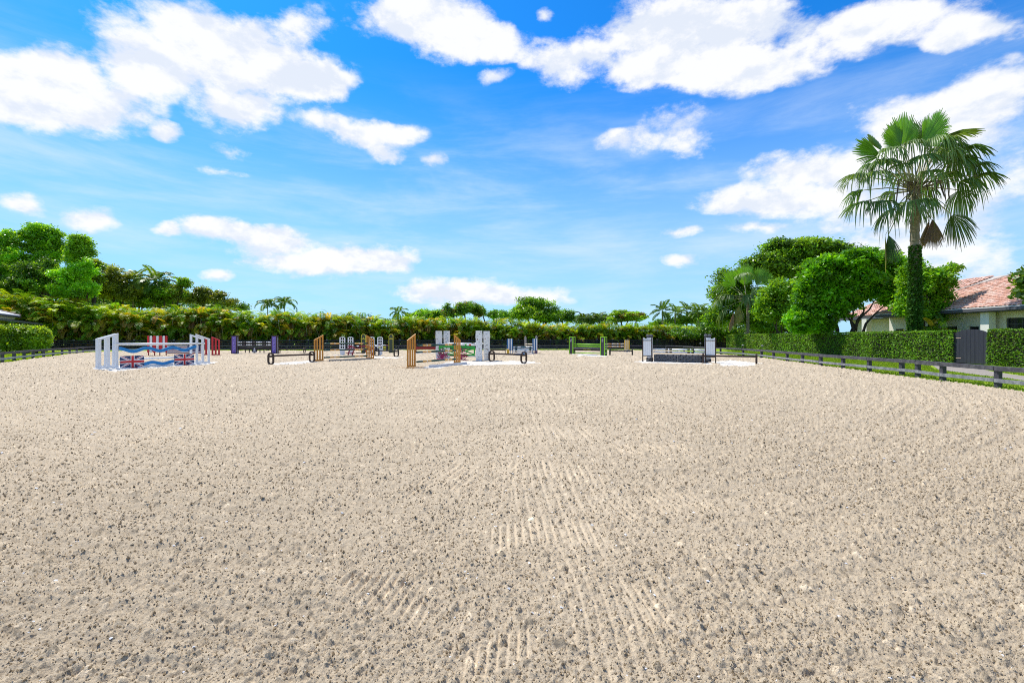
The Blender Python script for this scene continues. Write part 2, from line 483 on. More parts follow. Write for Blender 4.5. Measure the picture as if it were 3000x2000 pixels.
# ------------------------------------------------------------------ mesh helpers
class MB:
    def __init__(s):
        s.v, s.f, s.m = [], [], []

    def add(s, verts, faces, mi=0):
        o = len(s.v)
        s.v.extend([tuple(p) for p in verts])
        for f in faces:
            s.f.append(tuple(i + o for i in f))
            s.m.append(mi)
        return s

    def hexa(s, p, mi=0):
        """eight corners: bottom ring 0-3, top ring 4-7"""
        return s.add(p, [(3, 2, 1, 0), (4, 5, 6, 7), (0, 1, 5, 4), (1, 2, 6, 5), (2, 3, 7, 6), (3, 0, 4, 7)], mi)

    def box(s, c, d, mi=0, rz=0.0):
        x, y, z = d[0] / 2, d[1] / 2, d[2] / 2
        cr, sr = math.cos(rz), math.sin(rz)
        P = []
        for zz in (-z, z):
            for (a, b) in ((-x, -y), (x, -y), (x, y), (-x, y)):
                P.append((c[0] + a * cr - b * sr, c[1] + a * sr + b * cr, c[2] + zz))
        return s.hexa(P, mi)

    def beam(s, p0, p1, w, h, mi=0):
        p0, p1 = Vector(p0), Vector(p1)
        d = (p1 - p0).normalized()
        up = Vector((0, 0, 1)) if abs(d.z) < 0.95 else Vector((0, 1, 0))
        a = d.cross(up).normalized() * (w / 2)
        b = a.cross(d).normalized() * (h / 2)
        P = [p0 - a - b, p0 + a - b, p1 + a - b, p1 - a - b, p0 - a + b, p0 + a + b, p1 + a + b, p1 - a + b]
        return s.hexa(P, mi)

    def cyl(s, p0, p1, r0, r1=None, n=10, mi=0, caps=True):
        r1 = r0 if r1 is None else r1
        p0, p1 = Vector(p0), Vector(p1)
        d = (p1 - p0).normalized()
        a = d.orthogonal().normalized()
        b = d.cross(a)
        V = []
        for p, r in ((p0, r0), (p1, r1)):
            for i in range(n):
                t = 2 * math.pi * i / n
                V.append(p + a * (r * math.cos(t)) + b * (r * math.sin(t)))
        Fc = [(i, (i + 1) % n, n + (i + 1) % n, n + i) for i in range(n)]
        if caps:
            Fc += [tuple(range(n - 1, -1, -1)), tuple(range(n, 2 * n))]
        return s.add(V, Fc, mi)

    def prism(s, pts, y0, y1, mi=0):
        """polygon in the xz plane given counter-clockwise seen from -y, pushed along y"""
        n = len(pts)
        V = [(p[0], y0, p[1]) for p in pts] + [(p[0], y1, p[1]) for p in pts]
        Fc = [tuple(range(n)), tuple(range(2 * n - 1, n - 1, -1))]
        Fc += [(i, i + n, (i + 1) % n + n, (i + 1) % n) for i in range(n)]
        return s.add(V, Fc, mi)

    def strip(s, top, bot, y0, y1, mi=0):
        """band between two curves in the xz plane (same number of points), with thickness"""
        n = len(top)
        V = [(p[0], y0, p[1]) for p in bot] + [(p[0], y0, p[1]) for p in top] + \
            [(p[0], y1, p[1]) for p in bot] + [(p[0], y1, p[1]) for p in top]
        Fc = []
        for i in range(n - 1):
            Fc += [(i, i + 1, n + i + 1, n + i), (2 * n + i + 1, 2 * n + i, 3 * n + i, 3 * n + i + 1),
                   (n + i, n + i + 1, 3 * n + i + 1, 3 * n + i), (i + 1, i, 2 * n + i, 2 * n + i + 1)]
        Fc += [(0, n, 3 * n, 2 * n), (n - 1, 3 * n - 1, 4 * n - 1, 2 * n - 1)]
        return s.add(V, Fc, mi)

    def tube(s, pts, r, n=6, mi=0):
        for i in range(len(pts) - 1):
            ra = r[i] if isinstance(r, (list, tuple)) else r
            rb = r[i + 1] if isinstance(r, (list, tuple)) else r
            s.cyl(pts[i], pts[i + 1], ra, rb, n, mi, caps=(i in (0, len(pts) - 2)))
        return s

    def mesh(s, name, mats):
        me = bpy.data.meshes.new(name)
        me.from_pydata(s.v, [], s.f)
        for m in mats:
            me.materials.append(M[m] if isinstance(m, str) else m)
        if len(mats) > 1:
            me.polygons.foreach_set('material_index', s.m)
        me.update()
        return me

    def obj(s, name, mats, parent=None, loc=(0, 0, 0), rz=0.0, smooth=False):
        if isinstance(mats, str):
            mats = [mats]
        me = s.mesh(name, mats)
        if smooth:
            me.polygons.foreach_set('use_smooth', [True] * len(me.polygons))
        return put(name, me, parent, loc, rz)


def put(name, me, parent=None, loc=(0, 0, 0), rz=0.0):
    o = bpy.data.objects.new(name, me)
    C.objects.link(o)
    o.location = loc
    o.rotation_euler = (0, 0, rz)
    if parent is not None:
        o.parent = parent
    return o


def tag(o, label, cat, group=None, kind=None):
    if label:
        o['label'] = label
    if cat:
        o['category'] = cat
    if group:
        o['group'] = group
    if kind:
        o['kind'] = kind
    return o


def thing(name, label, cat, loc=(0, 0, 0), rz=0.0, group=None):
    o = bpy.data.objects.new(name, None)
    C.objects.link(o)
    o.empty_display_size = 0.2
    o.location = loc
    o.rotation_euler = (0, 0, rz)
    return tag(o, label, cat, group)


def raw_mesh(name, V, quads=None, tris=None, mat=None, col=None, smooth=False):
    """numpy arrays straight into a mesh; col = one colour per vertex"""
    me = bpy.data.meshes.new(name)
    V = np.asarray(V, np.float32)
    loops, starts, tot = [], [], 0
    nq = 0 if quads is None else len(quads)
    ntr = 0 if tris is None else len(tris)
    me.vertices.add(len(V))
    me.vertices.foreach_set('co', V.ravel())
    me.loops.add(nq * 4 + ntr * 3)
    me.polygons.add(nq + ntr)
    if nq:
        loops.append(np.asarray(quads, np.int32).ravel())
        starts.append(np.arange(nq, dtype=np.int32) * 4)
    if ntr:
        loops.append(np.asarray(tris, np.int32).ravel())
        starts.append(nq * 4 + np.arange(ntr, dtype=np.int32) * 3)
    me.loops.foreach_set('vertex_index', np.concatenate(loops))
    me.polygons.foreach_set('loop_start', np.concatenate(starts))
    me.update(calc_edges=True)
    me.validate()
    if smooth:
        me.polygons.foreach_set('use_smooth', np.ones(nq + ntr, bool))
    if mat is not None:
        me.materials.append(M[mat] if isinstance(mat, str) else mat)
    if col is not None:
        a = me.attributes.new('Col', 'FLOAT_COLOR', 'POINT')
        c = np.ones((len(V), 4), np.float32)
        c[:, :3] = col
        a.data.foreach_set('color', c.ravel())
    return me


def text_mesh(s, size, mat, align='CENTER', extrude=0.003):
    cu = bpy.data.curves.new('lettering', 'FONT')
    cu.body = s
    cu.size = size
    cu.align_x = align
    cu.align_y = 'CENTER'
    cu.extrude = extrude
    cu.resolution_u = 3
    ob = bpy.data.objects.new('lettering_source', cu)
    C.objects.link(ob)
    bpy.context.view_layer.update()
    me = bpy.data.meshes.new_from_object(ob.evaluated_get(bpy.context.evaluated_depsgraph_get()))
    bpy.data.objects.remove(ob)
    me.materials.clear()
    me.materials.append(M[mat])
    return me


def G(px, pyb):
    """ground point under the photograph's pixel"""
    d = EYE * F / (pyb - HZ)
    return np.array([(px - 1500) / F * d, d])


def D(px, d):
    return np.array([(px - 1500) / F * d, d])


def Z(py, d):
    return EYE + (HZ - py) * d / F


rng = np.random.default_rng(7)


# ------------------------------------------------------------------ noise in numpy
def hash2(ix, iy, k=0):
    h = (ix.astype(np.int64) * 374761393 + iy.astype(np.int64) * 668265263 + k * 1442695041) & 0xFFFFFFFF
    h = ((h ^ (h >> 13)) * 1274126177) & 0xFFFFFFFF
    h = ((h ^ (h >> 16)) * 2246822519) & 0xFFFFFFFF
    return ((h ^ (h >> 15)) & 0xFFFFFF) / float(0xFFFFFF)


def vnoise(x, y, k=0):
    ix, iy = np.floor(x), np.floor(y)
    fx, fy = x - ix, y - iy
    fx, fy = fx * fx * (3 - 2 * fx), fy * fy * (3 - 2 * fy)
    a, b = hash2(ix, iy, k), hash2(ix + 1, iy, k)
    c, d = hash2(ix, iy + 1, k), hash2(ix + 1, iy + 1, k)
    return (a * (1 - fx) + b * fx) * (1 - fy) + (c * (1 - fx) + d * fx) * fy


def fbm2(x, y, octv=4, k=0):
    s, a, t = 0, 0.5, 0
    for i in range(octv):
        s = s + a * vnoise(x * 2 ** i + 17.3 * i, y * 2 ** i + 9.1 * i, k + i)
        t += a
        a *= 0.5
    return s / t


def clods(x, y, cell, prob, k, flat=0.75):
    """domes of uneven size on jittered points; returns height (in cells) and a per-clod random"""
    ix, iy = np.floor(x / cell), np.floor(y / cell)
    H = np.zeros_like(x)
    T = np.full_like(x, 0.5)
    for dx in (-1, 0, 1):
        for dy in (-1, 0, 1):
            jx, jy = ix + dx, iy + dy
            cx = (jx + hash2(jx, jy, k)) * cell
            cy = (jy + hash2(jx, jy, k + 1)) * cell
            r = cell * (0.18 + 0.42 * hash2(jx, jy, k + 2) ** 2)
            on = hash2(jx, jy, k + 3) < prob
            an = hash2(jx, jy, k + 4) * math.pi
            st = 0.7 + 0.6 * hash2(jx, jy, k + 5)
            ux, uy = x - cx, y - cy
            ca, sa = np.cos(an), np.sin(an)
            px_, py_ = (ux * ca + uy * sa) * st, (-ux * sa + uy * ca) / st
            # angular outline
            q = np.maximum(np.sqrt(px_ ** 2 + py_ ** 2) * 0.8 + 0.2 * (np.abs(px_) + np.abs(py_)), 1e-9) / r
            h = np.where(on & (q < 1), np.sqrt(np.clip(1 - q * q, 0, 1)) * r * flat, 0)
            T = np.where(h > H, hash2(jx, jy, k + 6), T)
            H = np.maximum(H, h)
    return H, T


# ------------------------------------------------------------------ ground
ARENA_EDGE = [(-26, -8), (-27, 8), (-29, 20), (-31.4, 27.9), (-36.8, 35.5), (-44, 45.7), (-46.6, 51), (-46, 54.5),
              (-36, 56.5), (-17, 57.2), (6, 59.0), (16, 59.2), (19.2, 56.5), (20.0, 48), (19.5, 35), (17.4, 25.5),
              (15.9, 19), (14.9, 13.2), (13.9, 5), (13.2, -8)]


def poly_sheet(name, pts, z, mat, noisy=0.0, seed=0):
    if noisy:
        rg = random.Random(seed)
        P = []
        n = len(pts)
        for i in range(n):
            a, b = Vector(pts[i]), Vector(pts[(i + 1) % n])
            k = max(2, int((b - a).length / 0.35))
            for j in range(k):
                p = a.lerp(b, j / k)
                P.append((p.x + rg.uniform(-noisy, noisy), p.y + rg.uniform(-noisy, noisy)))
        pts = P
    b = MB()
    b.add([(p[0], p[1], z) for p in pts], [tuple(range(len(pts)))])
    o = b.obj(name, mat)
    return tag(o, None, None, kind='structure')


# the lawn all round, out to the horizon, with a hole-free gentle sheet
gx = np.linspace(-1500, 1500, 61)
gy = np.linspace(-1500, 1500, 61)
XX, YY = np.meshgrid(gx, gy)
V = np.stack([XX.ravel(), YY.ravel(), np.full(XX.size, -0.03)], 1)
idx = np.arange(61 * 61).reshape(61, 61)
Q = np.stack([idx[:-1, :-1], idx[:-1, 1:], idx[1:, 1:], idx[1:, :-1]], -1).reshape(-1, 4)
tag(put('ground', raw_mesh('ground', V, Q, mat='lawn')), None, None, kind='structure')
poly_sheet('arena_bed', ARENA_EDGE, -0.012, 'sandflat', 0.05, 3)
poly_sheet('gravel_path', [(27.6, 29), (24.5, 26.5), (22, 23.5), (20.3, 19.5), (19.2, 16), (19.0, 13.5), (20, 13.5), (20.6, 16.5), (21.9, 19.5), (23.6, 22.5), (25.8, 25.6), (27.6, 27)],
           -0.022, 'path', 0.06, 4)
poly_sheet('leaf_litter', [(-84, 62.5), (-24, 62.5), (6, 66.5), (42, 75), (42, 82), (6, 76), (-24, 72), (-80, 69)],
           -0.018, 'soil', 0.1, 6)


def in_poly(x, y, poly):
    inside = np.zeros(x.shape, bool)
    n = len(poly)
    j = n - 1
    for i in range(n):
        xi, yi = poly[i]
        xj, yj = poly[j]
        cond = ((yi > y) != (yj > y)) & (x < (xj - xi) * (y - yi) / (yj - yi + 1e-12) + xi)
        inside ^= cond
        j = i
    return inside


# the harrowed sand: one height field, finest where one stands
below = np.concatenate([np.arange(440, 30, -0.95), np.arange(30, 11.4, -0.5)])
rows = 728.0 / below
cols = np.linspace(-1.33, 1.33, 1100)
RX = rows[:, None] * cols[None, :]
RY = np.repeat(rows[:, None], len(cols), 1)
def turb(lx, ly, k):
    return 1 - np.abs(2 * vnoise(lx, ly, k) - 1)


PALE = [[tuple(G(*p)) for p in pts] for pts in (
    [(262, 1083), (330, 1074), (560, 1062), (640, 1063), (612, 1071), (420, 1082), (340, 1091)],
    [(798, 1067), (915, 1058), (938, 1063), (880, 1069), (802, 1073)],
    [(1235, 1079), (1320, 1062), (1400, 1060), (1540, 1059), (1585, 1066), (1500, 1070), (1330, 1073), (1290, 1081)],
    [(2085, 1062), (2150, 1058), (2238, 1068), (2190, 1076), (2110, 1073)],
    [(1860, 1061), (1895, 1057), (2075, 1062), (2080, 1070), (1900, 1066)],
    [(1690, 1040), (1780, 1043), (1765, 1047), (1690, 1044)], [(1100, 1046), (1175, 1048), (1160, 1052), (1100, 1050)])]


def sand_surface(jx, jy):
    patch = fbm2(jx * 0.22 + 5, jy * 0.22, 3, 11)                  # rough and smooth stretches
    patch2 = fbm2(jx * 0.9, jy * 0.5, 3, 31)
    dens_m = np.clip((patch - 0.34) * 2.0, 0, 1) * 0.35 + 0.6
    dens_m *= np.clip(0.8 + (patch2 - 0.4) * 0.8, 0.6, 1.15)
    # tracks dragged by the harrow: curved passes
    wob = (vnoise(jx * 0.25, jy * 0.25, 71) - 0.5) * 0.8
    rad = np.sqrt((jx + 3.0) ** 2 + (jy - 26) ** 2)
    pass_w = 0.5 + 0.5 * np.sin((rad + wob * 0.5) * 2 * math.pi / 1.9)
    dens_m *= 0.85 + 0.2 * pass_w
    oval = np.sqrt((jx + 1.5) ** 2 + ((jy - 27) / 1.25) ** 2)
    oval = oval + 0.10 * (vnoise(jx * .8, jy * .8, 77) - .5)
    side = np.clip((np.abs(jx - .2) - .55) / (0.10 * jy + .7), 0, 1)
    groove = (0.5 + 0.5 * np.sin(oval * 2 * math.pi / .19)) * (.45 + .55 * np.clip((vnoise(jx * .7, jy * .5, 78) - .2) * 2.5, 0, 1)) * side
    broad = (0.5 + 0.5 * np.sin(oval * 2 * math.pi / .62 + 1.3)) * side
    H1, T1 = clods(jx, jy, 0.055, 0.50, 100)
    H2, T2 = clods(jx, jy, 0.034, 0.70, 200)
    H3, T3 = clods(jx, jy, 0.13, 0.06, 300, 0.5)
    H4, T4 = clods(jx, jy, 0.024, 0.7, 400)
    keep1 = (T1 < dens_m).astype(float)
    keep2 = (T2 < dens_m * 1.2).astype(float)
    # comb marks, where the drag left clean fine lines
    comb = np.zeros_like(jx)
    for (x0, x1, y0, y1, tilt, sp) in ((-0.25, 0.85, 3.35, 3.95, -0.02, .062), (-1.15, -0.35, 4.2, 5.0, 0.22, .07), (-0.2, 1.15, 4.9, 5.8, 0.0, .085),
                                       (-1.1, 0.2, 4.9, 5.85, 0.25, .09), (0.0, 1.5, 7.0, 8.1, -0.05, .11), (-0.9, 1.5, 9.4, 10.3, 0.03, .13),
                                       (-2.6, -0.6, 8.7, 9.6, 0.12, .13), (-0.8, 2.4, 12.0, 13.0, 0, .16), (-2.8, -0.9, 14.4, 15.4, 0, .17),
                                       (0.6, 1.6, 2.5, 3.05, -0.10, .055), (-1.2, -0.2, 2.5, 2.95, 0.16, .06), (0.9, 2.0, 4.0, 4.6, -.2, .075),
                                       (-0.3, 0.4, 2.15, 2.45, 0.03, .05), (1.2, 2.6, 6.0, 6.8, -.15, .1), (-2.2, -1.2, 6.4, 7.1, .3, .1), (-0.6, 2.6, 16.5, 17.8, 0, .2), (-1.5, 1.0, 20.5, 22, 0, .24)):
        u = (jx - x0) / (x1 - x0)
        v = (jy - y0 - 0.12 * np.sin(jx * 5)) / (y1 - y0)
        ins = np.clip(np.minimum(u, 1 - u) * 8, 0, 1) * np.clip(np.minimum(v, 1 - v) * 6, 0, 1)
        ins *= np.clip((vnoise(jx * 5, jy * 1.2, 51) - 0.28) * 4, 0, 1)
        line = np.clip(1.25 - np.abs(((jx - tilt * (jy - y0)) / sp) % 1.0 - 0.5) * 4.2, 0, 1)
        comb = np.maximum(comb, ins * line)
    # fainter long straight lines down the middle, broken up
    band = np.clip(1.3 - np.abs(jx - .35 - .02 * jy) / (0.55 + .10 * jy), 0, 1)
    sp = np.where(jy < 3.2, .07, np.where(jy < 6.5, .10, np.where(jy < 12, .15, .22)))
    ln = np.clip(1.2 - np.abs(((jx - .05 * (vnoise(jy * .7, jx * .2, 54) - .5) * 3 + .04 * jy * np.sign(jx)) / sp) % 1.0 - 0.5) * 4.4, 0, 1)
    comb = np.maximum(comb, .55 * band * ln * np.clip((fbm2(jx * 2.2, jy * 1.3, 2, 55) - .50) * 7, 0, 1))
    h = 0.85 * H1 * keep1 + 0.95 * H2 * keep2 * (H1 * keep1 < 0.004) + 0.45 * H3 + 0.7 * H4 * (dens_m > 0.3)
    far_k = np.clip(1.0 + (jy - 12) / 30.0, 1.0, 1.7)
    h *= far_k
    h = h * (1 - 0.95 * comb) + 0.006 * comb
    # crumbly broken surface
    crumb = (0.016 * turb(jx / .062 + 3, jy / .062, 601) ** 1.5 + 0.012 * turb(jx / .034, jy / .034 + 7, 602) ** 1.4
             + 0.008 * turb(jx / .018, jy / .018, 603) + 0.005 * turb(jx / .010, jy / .010, 604))
    h += crumb * (1 - .8 * comb) * np.clip(.55 + .6 * dens_m, .5, 1.15) * far_k
    h += (0.017 * groove + .010 * broad) * (1 - comb)
    h += 0.022 * (fbm2(jx * 2.2, jy * 2.2, 3, 61) - 0.5) + 0.012 * (fbm2(jx * 9, jy * 9, 3, 65) - 0.5) + 0.010 * (pass_w - 0.5)
    h += 0.03 * (fbm2(jx * 0.5, jy * 0.5, 2, 81) - 0.5) + 0.022
    # colour: the sand itself, drier and damper stretches, pale shell and grey bits
    tone = 0.95 + 0.12 * (fbm2(jx * 0.35, jy * 0.35, 3, 91) - 0.5) + 0.18 * (hash2(np.floor(jx / 0.02), np.floor(jy / 0.02), 95) - 0.5)
    tone += 0.22 * comb + .07 * (groove - .4 * side) + .05 * (broad - .5 * side)
    global LAST_TRACK
    LAST_TRACK = 1 - .62 * side + .62 * (.65 * groove + .35 * broad)
    base_c = np.stack([0.515 * tone, 0.412 * tone, 0.278 * tone], -1)
    onc = (H1 * keep1 > 0.003)
    damp = np.where(onc & (T1 > 0.36) & (T1 < 0.50), 0.66, 1.0) * np.where((H2 * keep2 > 0.003) & (T2 < 0.22), 0.74, 1.0)  # damp clods, darkened also to carry shade contrast in the colour
    pale = np.where(onc & (T1 < 0.045), 1.45, 1.0) * np.where((H2 * keep2 > 0.002) & (T2 > 0.30) & (T2 < 0.33), 1.4, 1.0)
    base_c *= (damp * pale)[..., None]
    pm = np.zeros(jx.shape)
    wx, wy = jx + .5 * (vnoise(jx * 1.4, jy * 1.4, 401) - .5), jy + 1.0 * (vnoise(jx * 1.4, jy * 1.4, 402) - .5)
    for P in PALE:
        pm = np.maximum(pm, in_poly(wx, wy, P).astype(float))
    comb = np.maximum(comb, pm)
    h = h * (1 - .6 * pm) + .012 * pm
    base_c = base_c * (1 - pm[..., None]) + np.array([.68, .63, .54]) * pm[..., None] * (.9 + .2 * vnoise(jx * 9, jy * 3, 403))[..., None]
    return h, base_c, comb


jit = rows[:, None] / 455.0 * 0.6
jx = RX + (rng.random(RX.shape) - 0.5) * jit
jy = RY + (rng.random(RX.shape) - 0.5) * jit
h, base_c, _c = sand_surface(jx, jy)
V = np.stack([jx, jy, h], -1).reshape(-1, 3)
nr, nc = RX.shape
idx = np.arange(nr * nc).reshape(nr, nc)
cenx = (RX[:-1, :-1] + RX[1:, 1:]) / 2
ceny = (RY[:-1, :-1] + RY[1:, 1:]) / 2
edge_n = 0.25 * (vnoise(cenx * 1.5, ceny * 1.5, 5) - 0.5)
ok = in_poly((cenx + edge_n).ravel(), (ceny + edge_n).ravel(), ARENA_EDGE)
Q = np.stack([idx[:-1, :-1], idx[:-1, 1:], idx[1:, 1:], idx[1:, :-1]], -1).reshape(-1, 4)[ok]
tag(put('harrowed_sand', raw_mesh('harrowed_sand', V, Q, mat='sand', col=np.clip(base_c, 0, 0.85).reshape(-1, 3))),
    None, None, kind='structure')
del V, Q


# loose clods, shells and stones lying on the near sand
def scatter_clods(n, dmin, dmax, smin, smax, cols_, seed, flat=0.7, name='loose_clods', near_full=4.0, tint=True, dark_share=.36, grow=4.0):
    r = np.random.default_rng(seed)
    bd = r.uniform(728 / dmax, 728 / dmin, n * 2)
    d = 728 / bd
    x = d * r.uniform(-1.3, 1.3, n * 2)
    keep = r.random(n * 2) < np.clip((d / near_full) ** 1.5, 0.1, 1)
    keep &= in_poly(x, d, ARENA_EDGE)
    x, d = x[keep][:n], d[keep][:n]
    hh, bc, cmb = sand_surface(x, d)
    rough_ = fbm2(x * 0.22 + 5, d * 0.22, 3, 11)
    keep = (r.random(len(x)) < np.clip((rough_ - .25) * 3.2, .7, 1) * LAST_TRACK) & (cmb < .35)
    x, d, hh, bc = x[keep], d[keep], hh[keep], bc[keep]
    n = len(x)
    s = (smin + (smax - smin) * r.random(n) ** 2.2) * np.clip((d / grow) ** .6, .45, 1.4)
    m = 6
    t = np.arange(m) / m * 2 * math.pi
    base = np.concatenate([[(.0, .0, 1.0)], np.stack([np.cos(t), np.sin(t), 0 * t - .35], 1)])
    P = base[None] * r.uniform(0.6, 1.3, (n, m + 1, 1)) + r.normal(0, .16, (n, m + 1, 3))
    a = r.uniform(0, 2 * math.pi, n)
    ca, sa = np.cos(a)[:, None], np.sin(a)[:, None]
    st = r.uniform(0.55, 1.0, (n, 1))
    X = P[..., 0] * ca - P[..., 1] * sa * st
    Y = P[..., 0] * sa + P[..., 1] * ca * st
    Zz = P[..., 2] * flat * 1.25
    Vv = np.stack([X * s[:, None] + x[:, None], Y * s[:, None] + d[:, None], Zz * s[:, None] + hh[:, None] + 0.25 * s[:, None]], -1)
    T = np.array([(0, 1 + i, 1 + (i + 1) % m) for i in range(m)])
    Tt = (T[None] + (np.arange(n) * (m + 1))[:, None, None]).reshape(-1, 3)
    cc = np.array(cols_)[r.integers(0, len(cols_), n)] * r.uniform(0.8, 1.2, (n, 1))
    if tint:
        cc = bc * np.where(r.random((n, 1)) < dark_share, r.uniform(.30, .60, (n, 1)) * np.array([1.06, .98, .86]), r.uniform(.85, 1.18, (n, 1)))  # the darker share puts shade contrast between clods into their colour
    cc = np.repeat(np.clip(cc, 0, .85), m + 1, 0)
    o = put(name, raw_mesh(name, Vv.reshape(-1, 3), None, Tt, 'sand', cc))
    return o


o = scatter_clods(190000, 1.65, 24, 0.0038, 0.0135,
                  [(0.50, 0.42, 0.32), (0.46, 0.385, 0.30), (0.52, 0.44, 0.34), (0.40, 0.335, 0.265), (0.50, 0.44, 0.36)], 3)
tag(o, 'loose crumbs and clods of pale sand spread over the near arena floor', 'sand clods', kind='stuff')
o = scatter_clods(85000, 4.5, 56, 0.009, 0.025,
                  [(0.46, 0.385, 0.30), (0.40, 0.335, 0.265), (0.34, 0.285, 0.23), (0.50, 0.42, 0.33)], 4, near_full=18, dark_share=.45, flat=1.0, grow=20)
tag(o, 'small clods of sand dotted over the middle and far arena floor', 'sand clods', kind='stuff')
o = scatter_clods(1100, 1.6, 9, 0.005, 0.017, [(0.80, 0.78, 0.73), (0.74, 0.73, 0.72), (0.60, 0.60, 0.60)], 5, 0.35, 'shell_bits', tint=False)
tag(o, 'white and grey shell chips scattered in the foreground sand', 'shells', kind='stuff')


# ------------------------------------------------------------------ fences
def fence(name, label, pts, rails, post_h, post_w, mats, group=None, face=-1, cap=False, jr=0.02, seed=1):
    """pts: post positions. rails: (z centre, height, thickness, material)"""
    rg = random.Random(seed)
    o = Vector((*pts[0], 0))
    e = thing(name, label, 'fence', o, 0)
    pm = {}
    for i, p in enumerate(pts):
        h = post_h
        key = 'post'
        if key not in pm:
            b = MB()
            b.box((0, 0, h / 2 - 0.1), (post_w, post_w, h + 0.2))
            pm[key] = b.mesh('post', [mats])
        q = put('post', pm[key], e, (p[0] - o.x, p[1] - o.y, rg.uniform(-.02, .01)), rg.uniform(-.1, .1))
        q.rotation_euler[0] = rg.uniform(-.02, .02)
        if cap:
            if 'cap' not in pm:
                b = MB()
                b.box((0, 0, h + 0.02), (post_w * 1.3, post_w * 1.3, 0.05))
                pm['cap'] = b.mesh('post_cap', ['lgrey'])
            put('post_cap', pm['cap'], e, (p[0] - o.x, p[1] - o.y, 0))
    for i in range(len(pts) - 1):
        a, b_ = Vector((*pts[i], 0)) - o, Vector((*pts[i + 1], 0)) - o
        d = (b_ - a).normalized()
        nrm = Vector((d.y, -d.x, 0)) * face
        for (zc, hh, th, mt) in rails:
            off = nrm * (post_w / 2 + th / 2 + 0.002)
            mb = MB()
            za, zb = zc + rg.uniform(-jr, jr), zc + rg.uniform(-jr, jr)
            g = 0.006
            mid = (a + b_) / 2
            p0 = a + off + d * g - mid
            p1 = b_ + off - d * g - mid
            mb.beam((p0.x, p0.y, za), (p1.x, p1.y, zb), th, hh)
            mb.obj('rail', mt, e, mid)
    return e


def dens_pts(ctrl, step):
    """resample a polyline evenly"""
    out = [Vector(ctrl[0])]
    for i in range(len(ctrl) - 1):
        a, b = Vector(ctrl[i]), Vector(ctrl[i + 1])
        k = max(1, round((b - a).length / step))
        for j in range(1, k + 1):
            out.append(a.lerp(b, j / k))
    return [(p.x, p.y) for p in out]


LP = [(-45, 59.2), (-47.6, 55.0)] + [tuple(G(*p)) for p in ((288, 1031), (243, 1034), (225, 1036.3), (204, 1038), (181.8, 1039.5), (155.6, 1042), (128, 1045.6),
                                     (96.7, 1049), (70.5, 1051.8), (41, 1056), (7, 1060.5))] + [(-32.4, 28), (-31.4, 25.7), (-30.8, 23.2)]
low = [(0.60, 0.15, 0.05, 'fence_top'), (0.22, 0.14, 0.045, 'fence_pale')]
fence('arena_rail_fence', 'low two-rail fence on the left with faded lower rail, before bright lawn', LP, low, 0.66, 0.13, 'fence_post', face=-1, seed=2)
RP = [(19.6, 58.0), (20.8, 55.0), (20.6, 51.5), (20.4, 48.0)] + [tuple(G(*p)) for p in ((2111, 1037.5), (2177, 1042.5), (2231, 1049), (2266.5, 1053), (2306, 1058.4), (2351, 1064.5),
                       (2404.5, 1071.6), (2470, 1079), (2547, 1088), (2642, 1097.5), (2689, 1103), (2762.5, 1113), (2923.7, 1133.5))] + [(15.55, 12.4), (15.2, 10.0)]
low_r = [(0.60, 0.13, 0.05, 'fence_top'), (0.22, 0.12, 0.045, 'fence_low')]
fe = fence('arena_rail_fence', 'low two-rail dark grey fence on the right, curving past the clipped hedge and gate', RP, low_r, 0.66, 0.14, 'fence_post', face=1, seed=3)
# flat cap board along the near right fence
for i in range(4, len(RP) - 1):
    a, b_ = Vector((*RP[i], .665)), Vector((*RP[i + 1], .665))
    mid = (a + b_) / 2
    o = Vector((*RP[0], 0))
    MB().beam(a - mid, b_ - mid, 0.16, 0.026).obj('cap_board', 'fence_top', fe, mid - o)
BP = dens_pts([(-45, 59.2), (-36, 58.2), (-17, 58.7), (6, 60.6), (19.6, 58.0)], 2.4)
fence('arena_rail_fence', 'low dark two-rail fence across the far end of the arena, below the palm hedge', BP,
      [(0.60, 0.15, 0.05, 'fence_top'), (0.24, 0.14, 0.045, 'fence_top')], 0.66, 0.12, 'fence_post', face=1, seed=4)
PPT = dens_pts([(-82, 60.5), (-60, 62.3), (-24, 65.6), (6, 71.0), (36, 75.5)], 2.6)
fence('perimeter_board_fence', 'tall black board fence with pale post caps at the foot of the palm hedge', PPT,
      [(1.22, 0.19, 0.04, 'pfence'), (0.88, 0.19, 0.04, 'pfence'), (0.54, 0.19, 0.04, 'pfence'), (0.2, 0.19, 0.04, 'pfence')],
      1.36, 0.13, 'pfence', face=1, cap=True, seed=5)


# ------------------------------------------------------------------ show jumps
class J:
    def __init__(s, A, B):
        s.A = np.array(A, float)
        d = np.array(B, float) - s.A
        s.L = float(np.hypot(*d))
        s.u = d / s.L
        s.n = np.array([-s.u[1], s.u[0]])
        s.rz = math.atan2(s.u[1], s.u[0])

    def at(s, a, t=0.0, z=0.0):
        p = s.A + s.u * a + s.n * t
        return (float(p[0]), float(p[1]), z)


